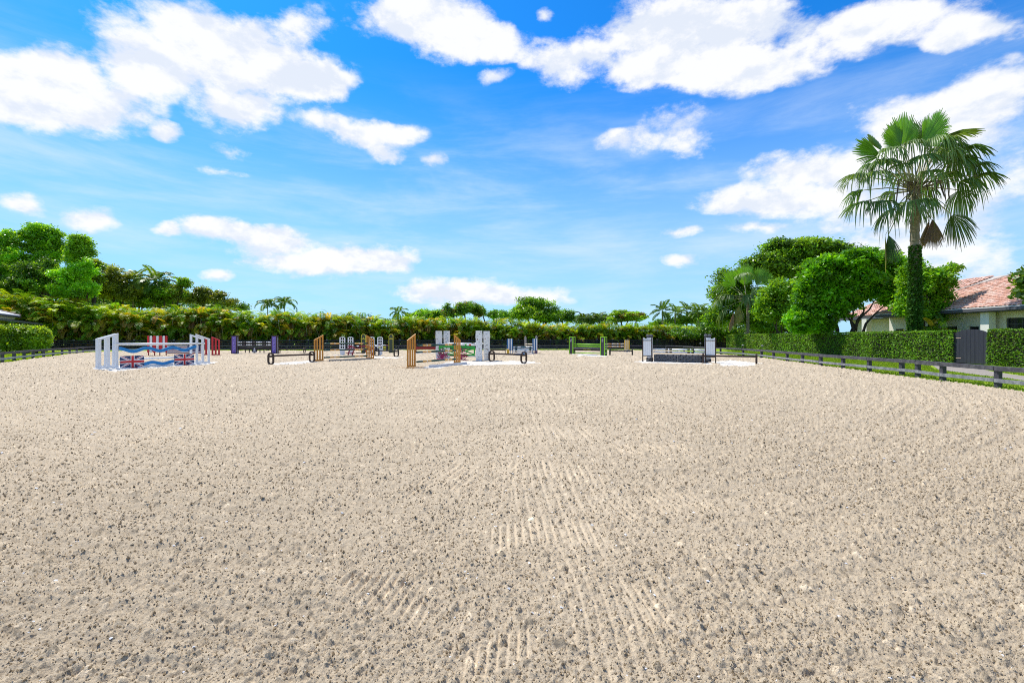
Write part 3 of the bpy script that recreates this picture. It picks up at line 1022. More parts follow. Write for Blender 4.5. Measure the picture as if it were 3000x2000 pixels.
def wing(j, a, t, side, mat, label, group, hin=1.74, hout=1.42, W=.72, posts=3, pw=.11, pd=.09, foot=0.62, low=0.07):
    e = thing('wing_standard', label, 'jump standard', j.at(a, t, 0.02), j.rz, group)
    for k in range(posts):
        x = side * (pw / 2 + k * (W - pw) / (posts - 1))
        hh = hin + (hout - hin) * abs(x) / W
        z0 = low
        b = MB()
        e0 = (hout - hin) / W * pw / 2 * (1 if side > 0 else -1)
        x0, x1 = x - pw / 2, x + pw / 2
        b.hexa([(x0, -pd / 2, z0), (x1, -pd / 2, z0), (x1, pd / 2, z0), (x0, pd / 2, z0),
                (x0, -pd / 2, hh - e0 - .05), (x1, -pd / 2, hh + e0 - .05), (x1, pd / 2, hh + e0 - .05), (x0, pd / 2, hh - e0 - .05)])
        b.obj('post', mat, e)
    b = MB()
    s0 = (hout - hin) / W
    X = [0, W]
    P = []
    for zz in (-.05, .045):
        for (xx, yy) in ((0, -1), (W, -1), (W, 1), (0, 1)):
            P.append((side * xx, yy * (pd / 2 + .003), hin + s0 * xx + zz))
    b.hexa(P)
    b.obj('top_rail', mat, e)
    MB().box((side * W / 2, 0, low + .045), (W + .01, pd + .012, .09)).obj('bottom_rail', mat, e)
    for x in (side * pw / 2, side * (W - pw / 2)):
        b = MB()
        b.box((x, 0, .025), (pw * .8, foot, .06))
        b.obj('foot', mat, e)
    # cup track with pin holes on the inner post
    b = MB()
    for k in range(12):
        b.cyl((side * pw * .5, -pd / 2 - .001, .35 + k * .1), (side * pw * .5, -pd / 2 - .004, .35 + k * .1), .008, n=6)
    b.obj('pin_holes', 'mortar', e)
    return e


def pole(j, a0, a1, z0, z1, t, bands, label, r=.05, group=None, name='jump_pole', t1=None, n=12):
    """bands: list of (fraction, material)"""
    t1 = t if t1 is None else t1
    P0, P1 = Vector(j.at(a0, t, z0)), Vector(j.at(a1, t1, z1))
    mid = (P0 + P1) / 2
    mats = []
    for _, m in bands:
        if m not in mats:
            mats.append(m)
    tot = sum(f for f, _ in bands)
    b = MB()
    s = 0
    d = P1 - P0
    for i, (f, m) in enumerate(bands):
        p = P0 + d * (s / tot)
        s += f
        q = P0 + d * (s / tot)
        b.cyl(p - mid, q - mid, r, r, n, mats.index(m), caps=True)
    o = b.obj(name, mats, None, mid, smooth=False)
    for p in o.data.polygons:
        p.use_smooth = len(p.vertices) == 4
    return tag(o, label, 'pole', group)


def cup(j, a, t, z, e=None, mat='black'):
    return None


def cavaletti(A, B, h, fw, label, group='black low cavaletti boxes', fr=0.05, mat='brown', zr=None):
    """long rail hung between two upright rounded rectangular frames"""
    j = J(A, B)
    e = thing('cavaletti', label, 'cavaletti', j.at(0, 0, 0.02), j.rz, group)
    c = h * .16
    for s in (0, j.L):
        b = MB()
        pts = [(-fw / 2 + c, 0), (fw / 2 - c, 0), (fw / 2, c), (fw / 2, h - c), (fw / 2 - c, h), (-fw / 2 + c, h), (-fw / 2, h - c), (-fw / 2, c)]
        n = len(pts)
        for i in range(n):
            p, q = pts[i], pts[(i + 1) % n]
            b.beam((s, p[0] * 1.0, p[1] + fr), (s, q[0], q[1] + fr), fr * 1.7, fr * 1.7)
        b.obj('end_frame', mat, e)
        b = MB()
        b.box((s, 0, h * .80), (.10, fw - fr, .11))
        b.obj('rail_holder', mat, e)
    b = MB()
    z = h * .84 if zr is None else zr
    b.box((j.L / 2, 0, z), (j.L - .05, .10, .10))
    b.obj('rail', mat, e)
    return e


def clip_poly(P, a, b, c):
    """keep a x + b y <= c"""
    out = []
    for i in range(len(P)):
        p, q = P[i], P[(i + 1) % len(P)]
        dp, dq = a * p[0] + b * p[1] - c, a * q[0] + b * q[1] - c
        if dp <= 0:
            out.append(p)
        if (dp < 0 < dq) or (dq < 0 < dp):
            t = dp / (dp - dq)
            out.append((p[0] + (q[0] - p[0]) * t, p[1] + (q[1] - p[1]) * t))
    return out


def diag_band(W, H, x0, y0, x1, y1, off0, off1):
    """band along a line, between signed offsets, clipped to the flag"""
    L = math.hypot(x1 - x0, y1 - y0)
    nx, ny = -(y1 - y0) / L, (x1 - x0) / L
    c0 = nx * x0 + ny * y0
    P = [(0, 0), (W, 0), (W, H), (0, H)]
    P = clip_poly(P, nx, ny, c0 + off1)
    P = clip_poly(P, -nx, -ny, -(c0 + off0))
    return P


def flag_panel(j, a, t, z, W, H, label):
    e = thing('flag_panel', label, 'flag panel', j.at(a, t, z), j.rz)
    MB().box((W / 2, 0, H / 2), (W, .03, H)).obj('board', 'navy', e)
    w = H * .085
    b = MB()
    for (x0, y0, x1, y1) in ((0, 0, W, H), (0, H, W, 0)):
        P = diag_band(W, H, x0, y0, x1, y1, -w, w)
        if len(P) > 2:
            b.prism(P, -.018, -.0152)
    b.obj('white_saltire', 'white_clean', e)
    b = MB()
    for sgn, (x0, y0, x1, y1) in ((1, (0, 0, W, H)), (-1, (0, H, W, 0))):
        for hx in (0, 1):
            o0, o1 = ((-w * .62, -w * .06) if (hx == 0) == (sgn > 0) else (w * .06, w * .62))
            P = diag_band(W, H, x0, y0, x1, y1, o0, o1)
            P = clip_poly(P, 1, 0, W / 2) if hx == 0 else clip_poly(P, -1, 0, -W / 2)
            if len(P) > 2:
                b.prism(P, -.021, -.0182)
    b.obj('red_saltire', 'red', e)
    b = MB()
    b.box((W / 2, -.0225, H / 2), (H * .30, .003, H))
    b.box((W * .25 - H * .075, -.0225, H / 2), (W / 2 - H * .15, .003, H * .30))
    b.box((W * .75 + H * .075, -.0225, H / 2), (W / 2 - H * .15, .003, H * .30))
    b.obj('white_cross', 'white_clean', e)
    b = MB()
    b.box((W / 2, -.0255, H / 2), (H * .18, .003, H + .001))
    b.box((W * .25 - H * .045, -.0255, H / 2), (W / 2 - H * .09, .003, H * .18))
    b.box((W * .75 + H * .045, -.0255, H / 2), (W / 2 - H * .09, .003, H * .18))
    b.obj('red_cross', 'red', e)
    return e


def wave(j, a0, a1, t, zfun, th, mat, label, name='wave_plank'):
    n = 64
    b = MB()
    T, Bm = [], []
    for i in range(n + 1):
        s = i / n * (a1 - a0)
        z = zfun(i / n)
        T.append((s, z + th / 2))
        Bm.append((s, z - th / 2))
    b.strip(T, Bm, -.02, .02)
    o = b.obj(name, mat, None, j.at(a0, t, 0), j.rz)
    return tag(o, label, 'plank')


W_ = [(1, 'white_clean')]
# --- the white and blue flag jump, left
A = G(346, 1082)
Bp = A + (G(574, 1069) - A)
ju = J(A, Bp)
L = ju.L
GW = 'white wing standards of the flag jump'
wing(ju, 0, 0, -1, 'white', 'white three-post wing standard with sloped top, front left of the flag jump', GW, 1.78, 1.50, .86, 3, .12, .06)
wing(ju, L, 0, 1, 'white', 'white three-post wing standard with sloped top, front right of the flag jump', GW, 1.78, 1.50, .86, 3, .12, .06)
BL, BR = A + np.array([-.92, .88]), Bp + np.array([-.95, .85])
jb = J(BL, BR)
wing(jb, 0, 0, -1, 'white', 'white wing standard behind the front left one of the flag jump', GW, 1.78, 1.50, .86, 3, .12, .06)
wing(jb, jb.L, 0, 1, 'white', 'white wing standard behind the front right one of the flag jump', GW, 1.78, 1.50, .86, 3, .12, .06)
pole(ju, -.12, L + .5, 1.30, 1.27, -.03, W_, 'plain white pole across the front of the flag jump, above the blue wave', .055)
pole(jb, -.1, jb.L + .25, 1.27, 1.25, -.03, W_, 'plain white pole on the rear standards of the flag jump', .055)
wave(ju, .02, L - .02, -.06, lambda s: 0.985 + .085 * math.cos(2 * math.pi * (s * 3.0 + .02)) + .05 * max(0, s - .85) * 4, .17, 'blue',
     'long bright blue wavy plank hung under the white pole of the flag jump')
flag_panel(ju, .06, -.05, .06, 1.12, .62, 'Union flag board at the left end of the flag jump, close to the ground')
flag_panel(ju, L - 1.28, -.05, .06, 1.12, .62, 'Union flag board at the right end of the flag jump, close to the ground')
wave(ju, 1.2, L - 1.3, -.03, lambda s: .24 + .05 * math.cos(2 * math.pi * (s * 1.35 - .35)), .17, 'blue', 'short blue wavy plank between the two Union flag boards')
wave(ju, 1.2, L - 1.3, .0, lambda s: .09 + .03 * math.cos(2 * math.pi * (s * 1.35 - .35)), .14, 'white_clean', 'white wavy board beneath the short blue plank at ground level')
pole(ju, .1, L - .1, .50, .50, .06, W_, 'low white pole seen between the two Union flag boards', .05)
pole(ju, .05, 1.2, .05, .05, -.16, [(1, 'white_clean'), (.8, 'darkred'), (1, 'white_clean')], 'white and red ground pole lying under the left Union flag board', .04)
pole(ju, L - 1.3, L - .1, .05, .05, -.16, [(1, 'white_clean'), (.8, 'darkred'), (1, 'white_clean')], 'white and red ground pole lying under the right Union flag board', .04)


# --- slatted standards
def slat_standard(j, a, t, W, h0, h1, cols_, label, foot=True, foot_mat='darkred', depth=.05, gap=.25, legs=True, group=None):
    e = thing('slatted_standard', label, 'jump standard', j.at(a, t, .02), j.rz, group)
    n = len(cols_)
    wts = [c[1] for c in cols_]
    tot = sum(wts) + gap * (n - 1)
    x = 0
    for (m, wt) in cols_:
        w = W * wt / tot
        b = MB()
        cx = x + w / 2
        k = w * .3
        b.prism([(cx - w / 2, h0), (cx + w / 2, h0), (cx + w / 2, h1 - k), (cx + w / 4, h1), (cx - w / 4, h1), (cx - w / 2, h1 - k)], -depth / 2, depth / 2)
        b.obj('slat', m, e)
        x += w + W * gap / tot
    if h0 > .1:
        for q in (.06, .36, .62, .94):
            MB().box((W * q, .03, (h0 + .3) / 2), (.07, .05, h0 + .3)).obj('leg', foot_mat, e)
    for z in (h0 + .12, h1 - .3):
        MB().box((W / 2, depth / 2 + .022, z), (W, .04, .09)).obj('cross_rail', cols_[0][0], e)
    if foot:
        MB().box((W / 2, 0, .03), (W * 1.25, .1, .06)).obj('foot', foot_mat, e)
    return e


RWB = [('red', .8), ('white_clean', 1), ('red', 1.25), ('white_clean', 1), ('red', 1.25), ('white_clean', .9), ('red', .8)]
jr = J(D(490, 39.6), D(598, 40.6))
slat_standard(jr, -1.42, 0, 1.42, .34, 1.78, RWB, 'standard of red and white slats behind the flag jump')
wing(jr, jr.L - .12, 0, 1, 'red', 'red wing standard half hidden behind the white ones', 'red wing standards', 1.62, 1.4, .55, 3, .13, .1)
wing(jr, jr.L + .68, -.5, 1, 'red', 'red wing standard with sloped top, clear to the right of the white ones', 'red wing standards', 1.66, 1.38, .62, 3, .12, .12)
pole(jr, -.4, jr.L, 1.12, 1.12, -.06, [(1, 'white_clean'), (.1, 'darkred'), (8, 'white_clean')], 'white pole with a red band in front of the red and white slats', .05)
e = thing('striped_flag_gate', 'low red and white striped gate with navy starred panel behind the right Union flag', 'jump gate', jr.at(0, -.02, .0), jr.rz)
for k in range(8):
    MB().box((jr.L / 2, 0, .27 + k * .085), (jr.L, .03, .08)).obj('board', 'white_clean' if k % 2 else 'darkred', e)
MB().box((jr.L * .72, -.021, .27 + 5.2 * .085), (jr.L * .36, .008, .52)).obj('starred_panel', 'navy', e)
b = MB()
for r_ in range(5):
    for c_ in range(9):
        cx, cz = jr.L * (.56 + .036 * c_), .27 + .24 + r_ * .10
        P = []
        for q in range(10):
            rr = .034 if q % 2 == 0 else .015
            P.append((cx + rr * math.sin(-q * math.pi / 5), cz + rr * math.cos(q * math.pi / 5)))
        b.prism(P, -.029, -.026)
b.obj('stars', 'white_clean', e)


# --- purple lettered pillars
def lettered_pillar(j, a, t, label, group):
    e = thing('lettered_pillar', label, 'jump standard', j.at(a, t, .02), j.rz, group)
    W, dp, h = .52, .34, 1.80
    b = MB()
    b.hexa([(-W / 2 - .03, -dp / 2 - .02, 0), (W / 2 + .03, -dp / 2 - .02, 0), (W / 2 + .03, dp / 2 + .02, 0), (-W / 2 - .03, dp / 2 + .02, 0),
            (-W / 2, -dp / 2, h), (W / 2, -dp / 2, h), (W / 2, dp / 2, h), (-W / 2, dp / 2, h)])
    b.obj('box', 'plum', e)
    MB().box((0, 0, h + .02), (W + .10, dp + .08, .04)).obj('cap', 'charcoal', e)
    b = MB()
    b.hexa([(-.19, -dp / 2 - .026, .10), (.19, -dp / 2 - .026, .10), (.19, -dp / 2 - .02, .10), (-.19, -dp / 2 - .02, .10),
            (-.19, -dp / 2 - .012, h - .06), (.19, -dp / 2 - .012, h - .06), (.19, -dp / 2 - .004, h - .06), (-.19, -dp / 2 - .004, h - .06)])
    b.obj('printed_panel', 'purple', e)
    b = MB()
    for x in (-.175, .175):
        b.hexa([(x - .006, -dp / 2 - .029, .12), (x + .006, -dp / 2 - .029, .12), (x + .006, -dp / 2 - .026, .12), (x - .006, -dp / 2 - .026, .12),
                (x - .006, -dp / 2 - .015, h - .08), (x + .006, -dp / 2 - .015, h - .08), (x + .006, -dp / 2 - .012, h - .08), (x - .006, -dp / 2 - .012, h - .08)])
    b.obj('panel_border', 'lav', e)
    o = put('lettering', TXT['royalton'], e, (0.0, -dp / 2 - .030, .98))
    o.rotation_euler = Matrix(((0, 0, 0), (0, 0, 0), (0, 0, 0))).to_euler() if False else (R(90), R(90), 0)
    MB().box((W / 2 + .032, 0, .85), (.012, .05, 1.6)).obj('cup_track', 'lgrey', e)
    return e


TXT = {'royalton': text_mesh('ROYALTON', .245, 'lav'), 'show': text_mesh('SHOW  JUMPING', .115, 'yellow')}
ja = J(D(697, 45.4), D(795, 45.4))
lettered_pillar(ja, -.30, 0, 'dark pillar with purple panel reading ROYALTON, left one of the pair', 'purple ROYALTON pillars')
lettered_pillar(ja, ja.L + .32, .05, 'dark pillar with purple panel reading ROYALTON, right one of the pair', 'purple ROYALTON pillars')


def hatch(m1, m2, m3):
    u = [(1.0, m1), (.2, m2), (.22, m1), (1.3, m3), (.22, m1), (.2, m2)]
    return u * 3 + [(1.0, m1)]


pole(ja, 0, ja.L, 1.19, 1.19, -.06, hatch('white_clean', 'black', 'brown'), 'upper white and brown banded pole between the purple pillars', .055)
pole(ja, 0, ja.L, .92, .92, -.06, hatch('white_clean', 'black', 'plum'), 'lower white and plum banded pole between the purple pillars', .055)
e = thing('crest_gate', 'low dark gate with a grey crest on its round middle, between the purple pillars', 'jump gate', ja.at(0, 0, .02), ja.rz)
b = MB()
n = 24
T = [(ja.L * i / n, .76 - (.10 * math.sin(math.pi * min(1, max(0, (i / n - .2) / .6)))) ** 1) for i in range(n + 1)]
Bt = [(ja.L * i / n, .40) for i in range(n + 1)]
b.strip(T, Bt, -.015, .015)
b.obj('curved_board', 'black', e)
b = MB()
b.strip([(p[0], p[1] + .012) for p in T], [(p[0], p[1] - .008) for p in T], -.022, -.0155)
b.obj('edge_line', 'grey', e)
for q in (.22, .34, .66, .78):
    MB().box((ja.L * q, 0, .26), (.08, .04, .30)).obj('leg', 'black', e)
MB().prism([(ja.L / 2 + .29 * math.cos(i * math.pi / 10), .36 + .27 * math.sin(i * math.pi / 10)) for i in range(20)], -.035, -.017).obj('round_board', 'black', e)
b = MB()
cx = ja.L / 2
ring = [(.11 * math.cos(i * math.pi / 8), .13 * math.sin(i * math.pi / 8)) for i in range(16)]
for i in range(16):
    p, q = ring[i], ring[(i + 1) % 16]
    b.prism([(cx + p[0], .37 + p[1]), (cx + q[0], .37 + q[1]), (cx + q[0] * .62, .37 + q[1] * .62), (cx + p[0] * .62, .37 + p[1] * .62)][::-1], -.042, -.036)
b.prism([(cx - .05, .50), (cx + .05, .50), (cx + .09, .60), (cx + .045, .56), (cx, .62), (cx - .045, .56), (cx - .09, .60)], -.042, -.036)
b.prism([(cx - .22, .22), (cx - .17, .15), (cx, .22), (cx + .17, .15), (cx + .22, .22), (cx, .27)], -.042, -.036)
b.prism([(cx - .03, .30), (cx + .03, .30), (cx + .03, .44), (cx - .03, .44)], -.042, -.036)
b.obj('crest', 'lgrey', e)
pole(ja, .15, ja.L - .05, .05, .05, -.35, [(1, 'lgrey'), (1, 'grey'), (3, 'lgrey')], 'pale ground pole lying before the ROYALTON jump', .05)

# --- low dark rail behind it
cavaletti(D(818, 47), D(892, 47), .50, .34, 'small dark low rail far back, just right of the ROYALTON pillars', fr=.04)
cavaletti(G(793.5, 1069.3), G(914, 1062), .62, .42, 'dark brown low rail on rounded end frames, nearest the left orange jump')
cavaletti(G(1104, 1044.2), G(1161, 1046.4), .60, .44, 'black low rail with rounded ends in front of the tall green arched column', mat='black')
cavaletti(G(1440.5, 1059.8), G(1534.5, 1065.5), .64, .44, 'dark brown low rail standing just right of the birch columns')
cavaletti(G(1787, 1042.2), G(1852.5, 1043.2), .54, .34, 'black low rail beside the lime green jump, before the cream slats', fr=.04, mat='black')
cavaletti(D(1438, 45.5), D(1480, 45.5), .46, .30, 'small dark low rail far behind the birch columns', fr=.04)
jl = J(G(2060, 1065), G(2216, 1068.4))
cavaletti(tuple(jl.A), tuple(jl.A + jl.u * jl.L), .56, .40, 'long dark low rail running right from the stone wall jump')

# --- orange jumps
OB = [(.45, 'dgreen'), (.36, 'ochre'), (.05, 'white_clean'), (.34, 'ochre'), (1.3, 'dgreen'), (.36, 'ochre'), (.05, 'white_clean'), (.34, 'ochre'), (.4, 'dgreen')]
GO = 'orange wooden wing standards'


def orange_jump(A, B, which, zs, WW=.66):
    j = J(A, B)
    wing(j, 0, 0, -1, 'orange', 'orange slatted wing standard, left side of the orange jump ' + which, GO, 1.76, 1.42, WW, 4, .09, .045, .9)
    wing(j, j.L, 0, 1, 'orange', 'orange slatted wing standard, right side of the orange jump ' + which, GO, 1.76, 1.42, WW, 4, .09, .045, .9)
    for z, nm in zip(zs, ('top', 'middle', 'bottom')):
        pole(j, 0.0, j.L, z, z, -.10, OB, nm + ' green, ochre and white pole of the orange jump ' + which, .052)
    return j


A1 = G(947, 1060.6)
u1 = (G(1073.3, 1055.6) - A1)
u1 = u1 / np.hypot(*u1)
B1 = D(1073.3, 33.0)
jo1 = orange_jump(A1, B1, 'left of centre', (1.22, .79, .31))
A2 = G(1217, 1078.4)
jo2 = orange_jump(A2, G(1330.5, 1068), 'in the middle of the arena', (1.21, .85, .34))
for j, s0, s1, t, lb in ((jo1, .1, 3.3, -.55, 'weathered grey square rail on the sand before the left orange jump'),
                         (jo2, .25, 3.75, -.75, 'pale square rail on the sand before the middle orange jump')):
    b = MB()
    b.box(((s1 - s0) / 2, 0, .07), (s1 - s0, .14, .14))
    tag(b.obj('ground_rail', 'lgrey' if j is jo2 else 'grey', None, j.at(s0, t, .03), j.rz), lb, 'ground rail')


# --- white arched window panels
def window_standard(x, y, rz, label, h=1.68):
    e = thing('window_standard', label, 'jump standard', (x, y, .02), rz, 'white window standards')
    W, dp = .50, .05
    b = MB()
    sw = .095
    for cx in (-W / 2 + sw / 2, 0, W / 2 - sw / 2):
        w = sw if cx else .05
        b.box((cx, 0, h * .62), (w, dp, h * .76 - .10))
    for z in (.62, .88, 1.14, 1.38):
        for cx in (-.08, .08):
            b.box((cx * 1.09, 0, z), (.13, dp - .004, .07))
    b.prism([(-W / 2, h - .10), (-.17, h - .16), (-.10, h - .06), (0, h - .03), (.10, h - .06), (.17, h - .16), (W / 2, h - .10), (W / 2, h - .03), (W / 2 - .05, h - .05), (.12, h),
             (0, h + .02), (-.12, h), (-W / 2 + .05, h - .05), (-W / 2, h - .03)], -dp / 2 - .001, dp / 2 + .001)
    b.obj('window_panel', 'white', e)
    MB().box((0, 0, .36), (.40, dp + .003, .50)).obj('lower_panel', 'white', e)
    MB().box((0, 0, .07), (.16, dp, .14)).obj('stem', 'white', e)
    MB().box((0, 0, .03), (.1, .66, .06)).obj('foot', 'white', e)
    return e


jw = J(D(1003, 41), D(1113, 40.2))
p = jw.at(0, 0)
window_standard(p[0], p[1], .12, 'white standard with arched window cut-outs, leftmost of the four')
p = D(1027, 42.2)
window_standard(p[0], p[1], .12, 'white standard with arched window cut-outs, second from the left')
p = D(1089, 42.0)
window_standard(p[0], p[1], .12, 'white standard with arched window cut-outs, mostly hidden behind the orange wing')
p = D(1113.5, 40.6)
window_standard(p[0], p[1], .12, 'white standard with arched window cut-outs, rightmost of the four')
pole(jw, .9, jw.L - .3, .86, .86, .9, [(1, 'white_clean'), (.5, 'maroon'), (1, 'white_clean'), (.4, 'black'), (1, 'white_clean')], 'white pole with maroon and black bands between the window standards', .05)
e = thing('arched_gate', 'maroon gate with curved legs between the white window standards', 'jump gate', jw.at(.45, -.02, .02), jw.rz)
g = jw.L - .9
MB().box((g / 2, 0, .62), (g, .05, .12)).obj('plank', 'maroon', e)
MB().box((g * .62, .0, .86), (g * .36, .05, .12)).obj('upper_plank', 'maroon', e)
MB().box((g * .12, .0, .86), (g * .14, .05, .12)).obj('upper_plank', 'maroon', e)
for c0, d_ in ((.05, 1), (.20, 1), (.72, -1), (.90, -1)):
    b = MB()
    n = 8
    T, Bt = [], []
    for i in range(n + 1):
        s = i / n
        z = s * .58
        x = g * c0 + d_ * (.26 * s ** 2.2) * 1.0
        T.append((x - .055, z))
        Bt.append((x + .055, z))
    V = [(p[0], -.025, p[1]) for p in T] + [(p[0], -.025, p[1]) for p in Bt] + [(p[0], .025, p[1]) for p in T] + [(p[0], .025, p[1]) for p in Bt]
    m = n + 1
    Fc = []
    for i in range(n):
        Fc += [(i, m + i, m + i + 1, i + 1), (2 * m + i, 2 * m + i + 1, 3 * m + i + 1, 3 * m + i), (i, i + 1, 2 * m + i + 1, 2 * m + i), (m + i, 3 * m + i, 3 * m + i + 1, m + i + 1)]
    b.add(V, Fc)
    b.obj('curved_leg', 'maroon', e)
for q in (.18, .80):
    MB().beam((g * (q - .12), .01, .66), (g * q, .01, .84), .045, .09).obj('brace', 'maroon', e)
    MB().beam((g * (q + .12), .012, .66), (g * q + .01, .012, .84), .045, .09).obj('brace', 'maroon', e)
pole(jw, .3, jw.L - .4, .27, .27, .06, [(1, 'maroon'), (.15, 'white_clean'), (1, 'black'), (.2, 'white_clean'), (1, 'black')], 'thin dark pole behind the curved maroon legs', .035)
pole(jw, -.6, .6, .06, .06, -.5, [(1, 'lgrey'), (1, 'teal')], 'teal and grey ground pole before the window standards', .04)


# --- tall dark green arched columns
def arched_column(x, y, rz, label, h=2.0, W=.46, dp=.42):
    e = thing('arched_column', label, 'jump standard', (x, y, .02), rz, 'dark green arched columns')
    r = W / 2

    def prof(rr, z0):
        return [(-rr, z0), (rr, z0)] + [(rr * math.cos(t), h - r + rr * math.sin(t)) for t in np.linspace(0, math.pi, 13)]
    MB().prism(prof(r - .02, 0), -dp / 2, dp / 2).obj('shell', 'olive', e)
    for y0 in (-dp / 2 - .02, dp / 2 - .02):
        b = MB()
        P, Qq = prof(r, 0)[1:] + [(-r, 0)], prof(r - .05, 0)[1:] + [(-r + .05, 0)]
        for i in range(len(P) - 1):
            b.prism([P[i], P[i + 1], Qq[i + 1], Qq[i]], y0, y0 + .04)
        b.obj('edge_trim', 'yellow', e)
    MB().box((0, -dp / 2 - .008, h * .735), (W - .10, .015, .05)).obj('cross_band', 'yellow', e)
    MB().cyl((0, -dp / 2 - .001, h * .80), (0, -dp / 2 - .012, h * .80), .045, n=12).obj('round_badge', 'yellow', e)
    MB().box((r - .008, 0, h * .42), (.03, .05, h * .75)).obj('cup_track', 'charcoal', e)
    return e


jg = J(D(1066, 47.2), D(1146, 47.4))
arched_column(*jg.at(-.02, 0)[:2], .16, 'tall dark green column with yellow arched edges, left one, partly behind the orange wing')
arched_column(*jg.at(jg.L, 0)[:2], .16, 'tall dark green column with yellow arched edges, right one, standing clear')
YB = [(.5, 'yellow'), (.4, 'black')] * 4
for z, nm in ((.70, 'top'), (.54, 'middle'), (.38, 'bottom')):
    pole(jg, .25, jg.L - .25, z, z, -.05, YB, nm + ' yellow and black pole between the tall green arched columns', .055)
pole(jg, .25, jg.L - .25, .86, .86, -.05, [(1, 'white_clean'), (.5, 'maroon')] * 3, 'white and maroon pole over the yellow and black ones', .04)


# --- birch columns
def birch(x, y, rz, label, h=2.08, seed=0, corner=False):
    rg = random.Random(seed)
    e = thing('birch_column', label, 'jump standard', (x, y, .02), rz, 'birch bark columns')
    W = .40
    segs = [(0.0, .34, .0, .02), (.34, .92, .01, .0), (.92, 1.30, -.01, .0), (1.30, 1.58, .0, .0), (1.58, 1.86, .03, .0), (1.86, h, .0, -.005)]
    b = MB()
    for (z0, z1, dw, dx) in segs:
        w = W + dw * 1.5
        b.hexa([(-w / 2 + dx, -.13, z0), (w / 2 + dx, -.13, z0), (w / 2 + dx, .13, z0), (-w / 2 + dx, .13, z0),
                (-W / 2 - dw * .4 + dx, -.13, z1), (W / 2 + dw * .4 + dx, -.13, z1), (W / 2 + dw * .4 + dx, .13, z1), (-W / 2 - dw * .4 + dx, .13, z1)])
    b.obj('column', 'birch', e)
    b = MB()
    z = .16
    while z < h - .06:
        for _ in range(rg.choice((1, 1, 2))):
            w = rg.uniform(.05, .17)
            cx = rg.uniform(-W / 2 + w / 2 + .01, W / 2 - w / 2 - .01)
            zz = z + rg.uniform(-.03, .03)
            t = rg.uniform(.008, .02)
            P = [(cx - w / 2, zz), (cx - w * .15, zz - t), (cx + w * .25, zz - t * .6), (cx + w / 2, zz + t * .2), (cx + w * .1, zz + t * .6), (cx - w * .3, zz + t * .3)]
            b.prism(P, -.1365, -.131)
        z += rg.uniform(.10, .17)
    b.obj('bark_marks', 'mortar', e)
    b = MB()
    for (cx, cz) in ((.04, .82), (-.09, 1.50)):
        b.cyl((cx, -.131, cz), (cx, -.139, cz), .035, n=9)
    b.obj('knot', 'knot', e)
    for s in (-1, 1):
        MB().beam((s * .15, -.30, .05), (s * .15, .30, .05), .10, .09).obj('foot', 'lgrey', e)
    return e


FL, FR = D(1286, 33.4), D(1403.5, 30.8)
jbi = J(FL, FR)
birch(*FL, -.25, 'column painted as birch bark, leftmost, beside the maroon flower cut-out', 2.10, 1)
p = D(1309, 34.4)
birch(*p, -.25, 'column painted as birch bark, second from the left, behind the orange wing', 2.12, 2)
birch(*FR, -.12, 'column painted as birch bark, front one of the right pair', 2.08, 3)
p2 = D(1426, 31.4)
birch(*p2, -.12, 'column painted as birch bark, rear one of the right pair', 2.06, 4)
jbb = J(p, p2)
pole(jbi, .12, jbi.L - .2, 1.13, 1.13, -.16, [(1.6, 'white_clean'), (.25, 'red'), (.6, 'white_clean'), (.25, 'green'), (1.2, 'white_clean'), (.25, 'green'), (.35, 'white_clean'), (.25, 'red'), (.5, 'white_clean')],
     'white pole with short red and green bands, front of the birch jump', .055)
pole(jbb, .12, jbb.L - .2, 1.22, 1.22, -.16, [(2.8, 'white_clean'), (.3, 'black'), (.8, 'white_clean')], 'white pole with one dark band at the back of the birch jump', .05)
pole(jbi, .2, jbi.L - .2, .36, .36, -.10, [(1.2, 'white_clean'), (.5, 'black'), (1, 'white_clean'), (.5, 'red'), (.8, 'white_clean')], 'low white pole with black and red bands between the birch columns', .05)
e = thing('cross_braced_gate', 'bright green cross-braced gate hung between the birch columns', 'jump gate', jbi.at(.18, -.15, 0), jbi.rz)
g = jbi.L - .42
for z, w in ((.98, .14), (.44, .08)):
    MB().box((g / 2, 0, z), (g, .045, w)).obj('rail', 'green', e)
for x in (.05, g - .05):
    MB().box((x, 0, .70), (.08, .045, .40)).obj('stile', 'green', e)
for (x0, z0, x1, z1) in ((.10, .90, g * .50, .50), (g * .50, .90, g - .1, .50)):
    MB().beam((x0, -.003, z0), (x1, -.003, z1), .04, .075).obj('brace', 'green', e)
    MB().beam((x0, .012, z1 + .02), ((x0 + x1) / 2 - .08, .012, (z0 + z1) / 2 + .03), .04, .075).obj('brace', 'green', e)
    MB().beam(((x0 + x1) / 2 + .08, .012, (z0 + z1) / 2 + .0), (x1, .012, z0 - .0), .04, .075).obj('brace', 'green', e)


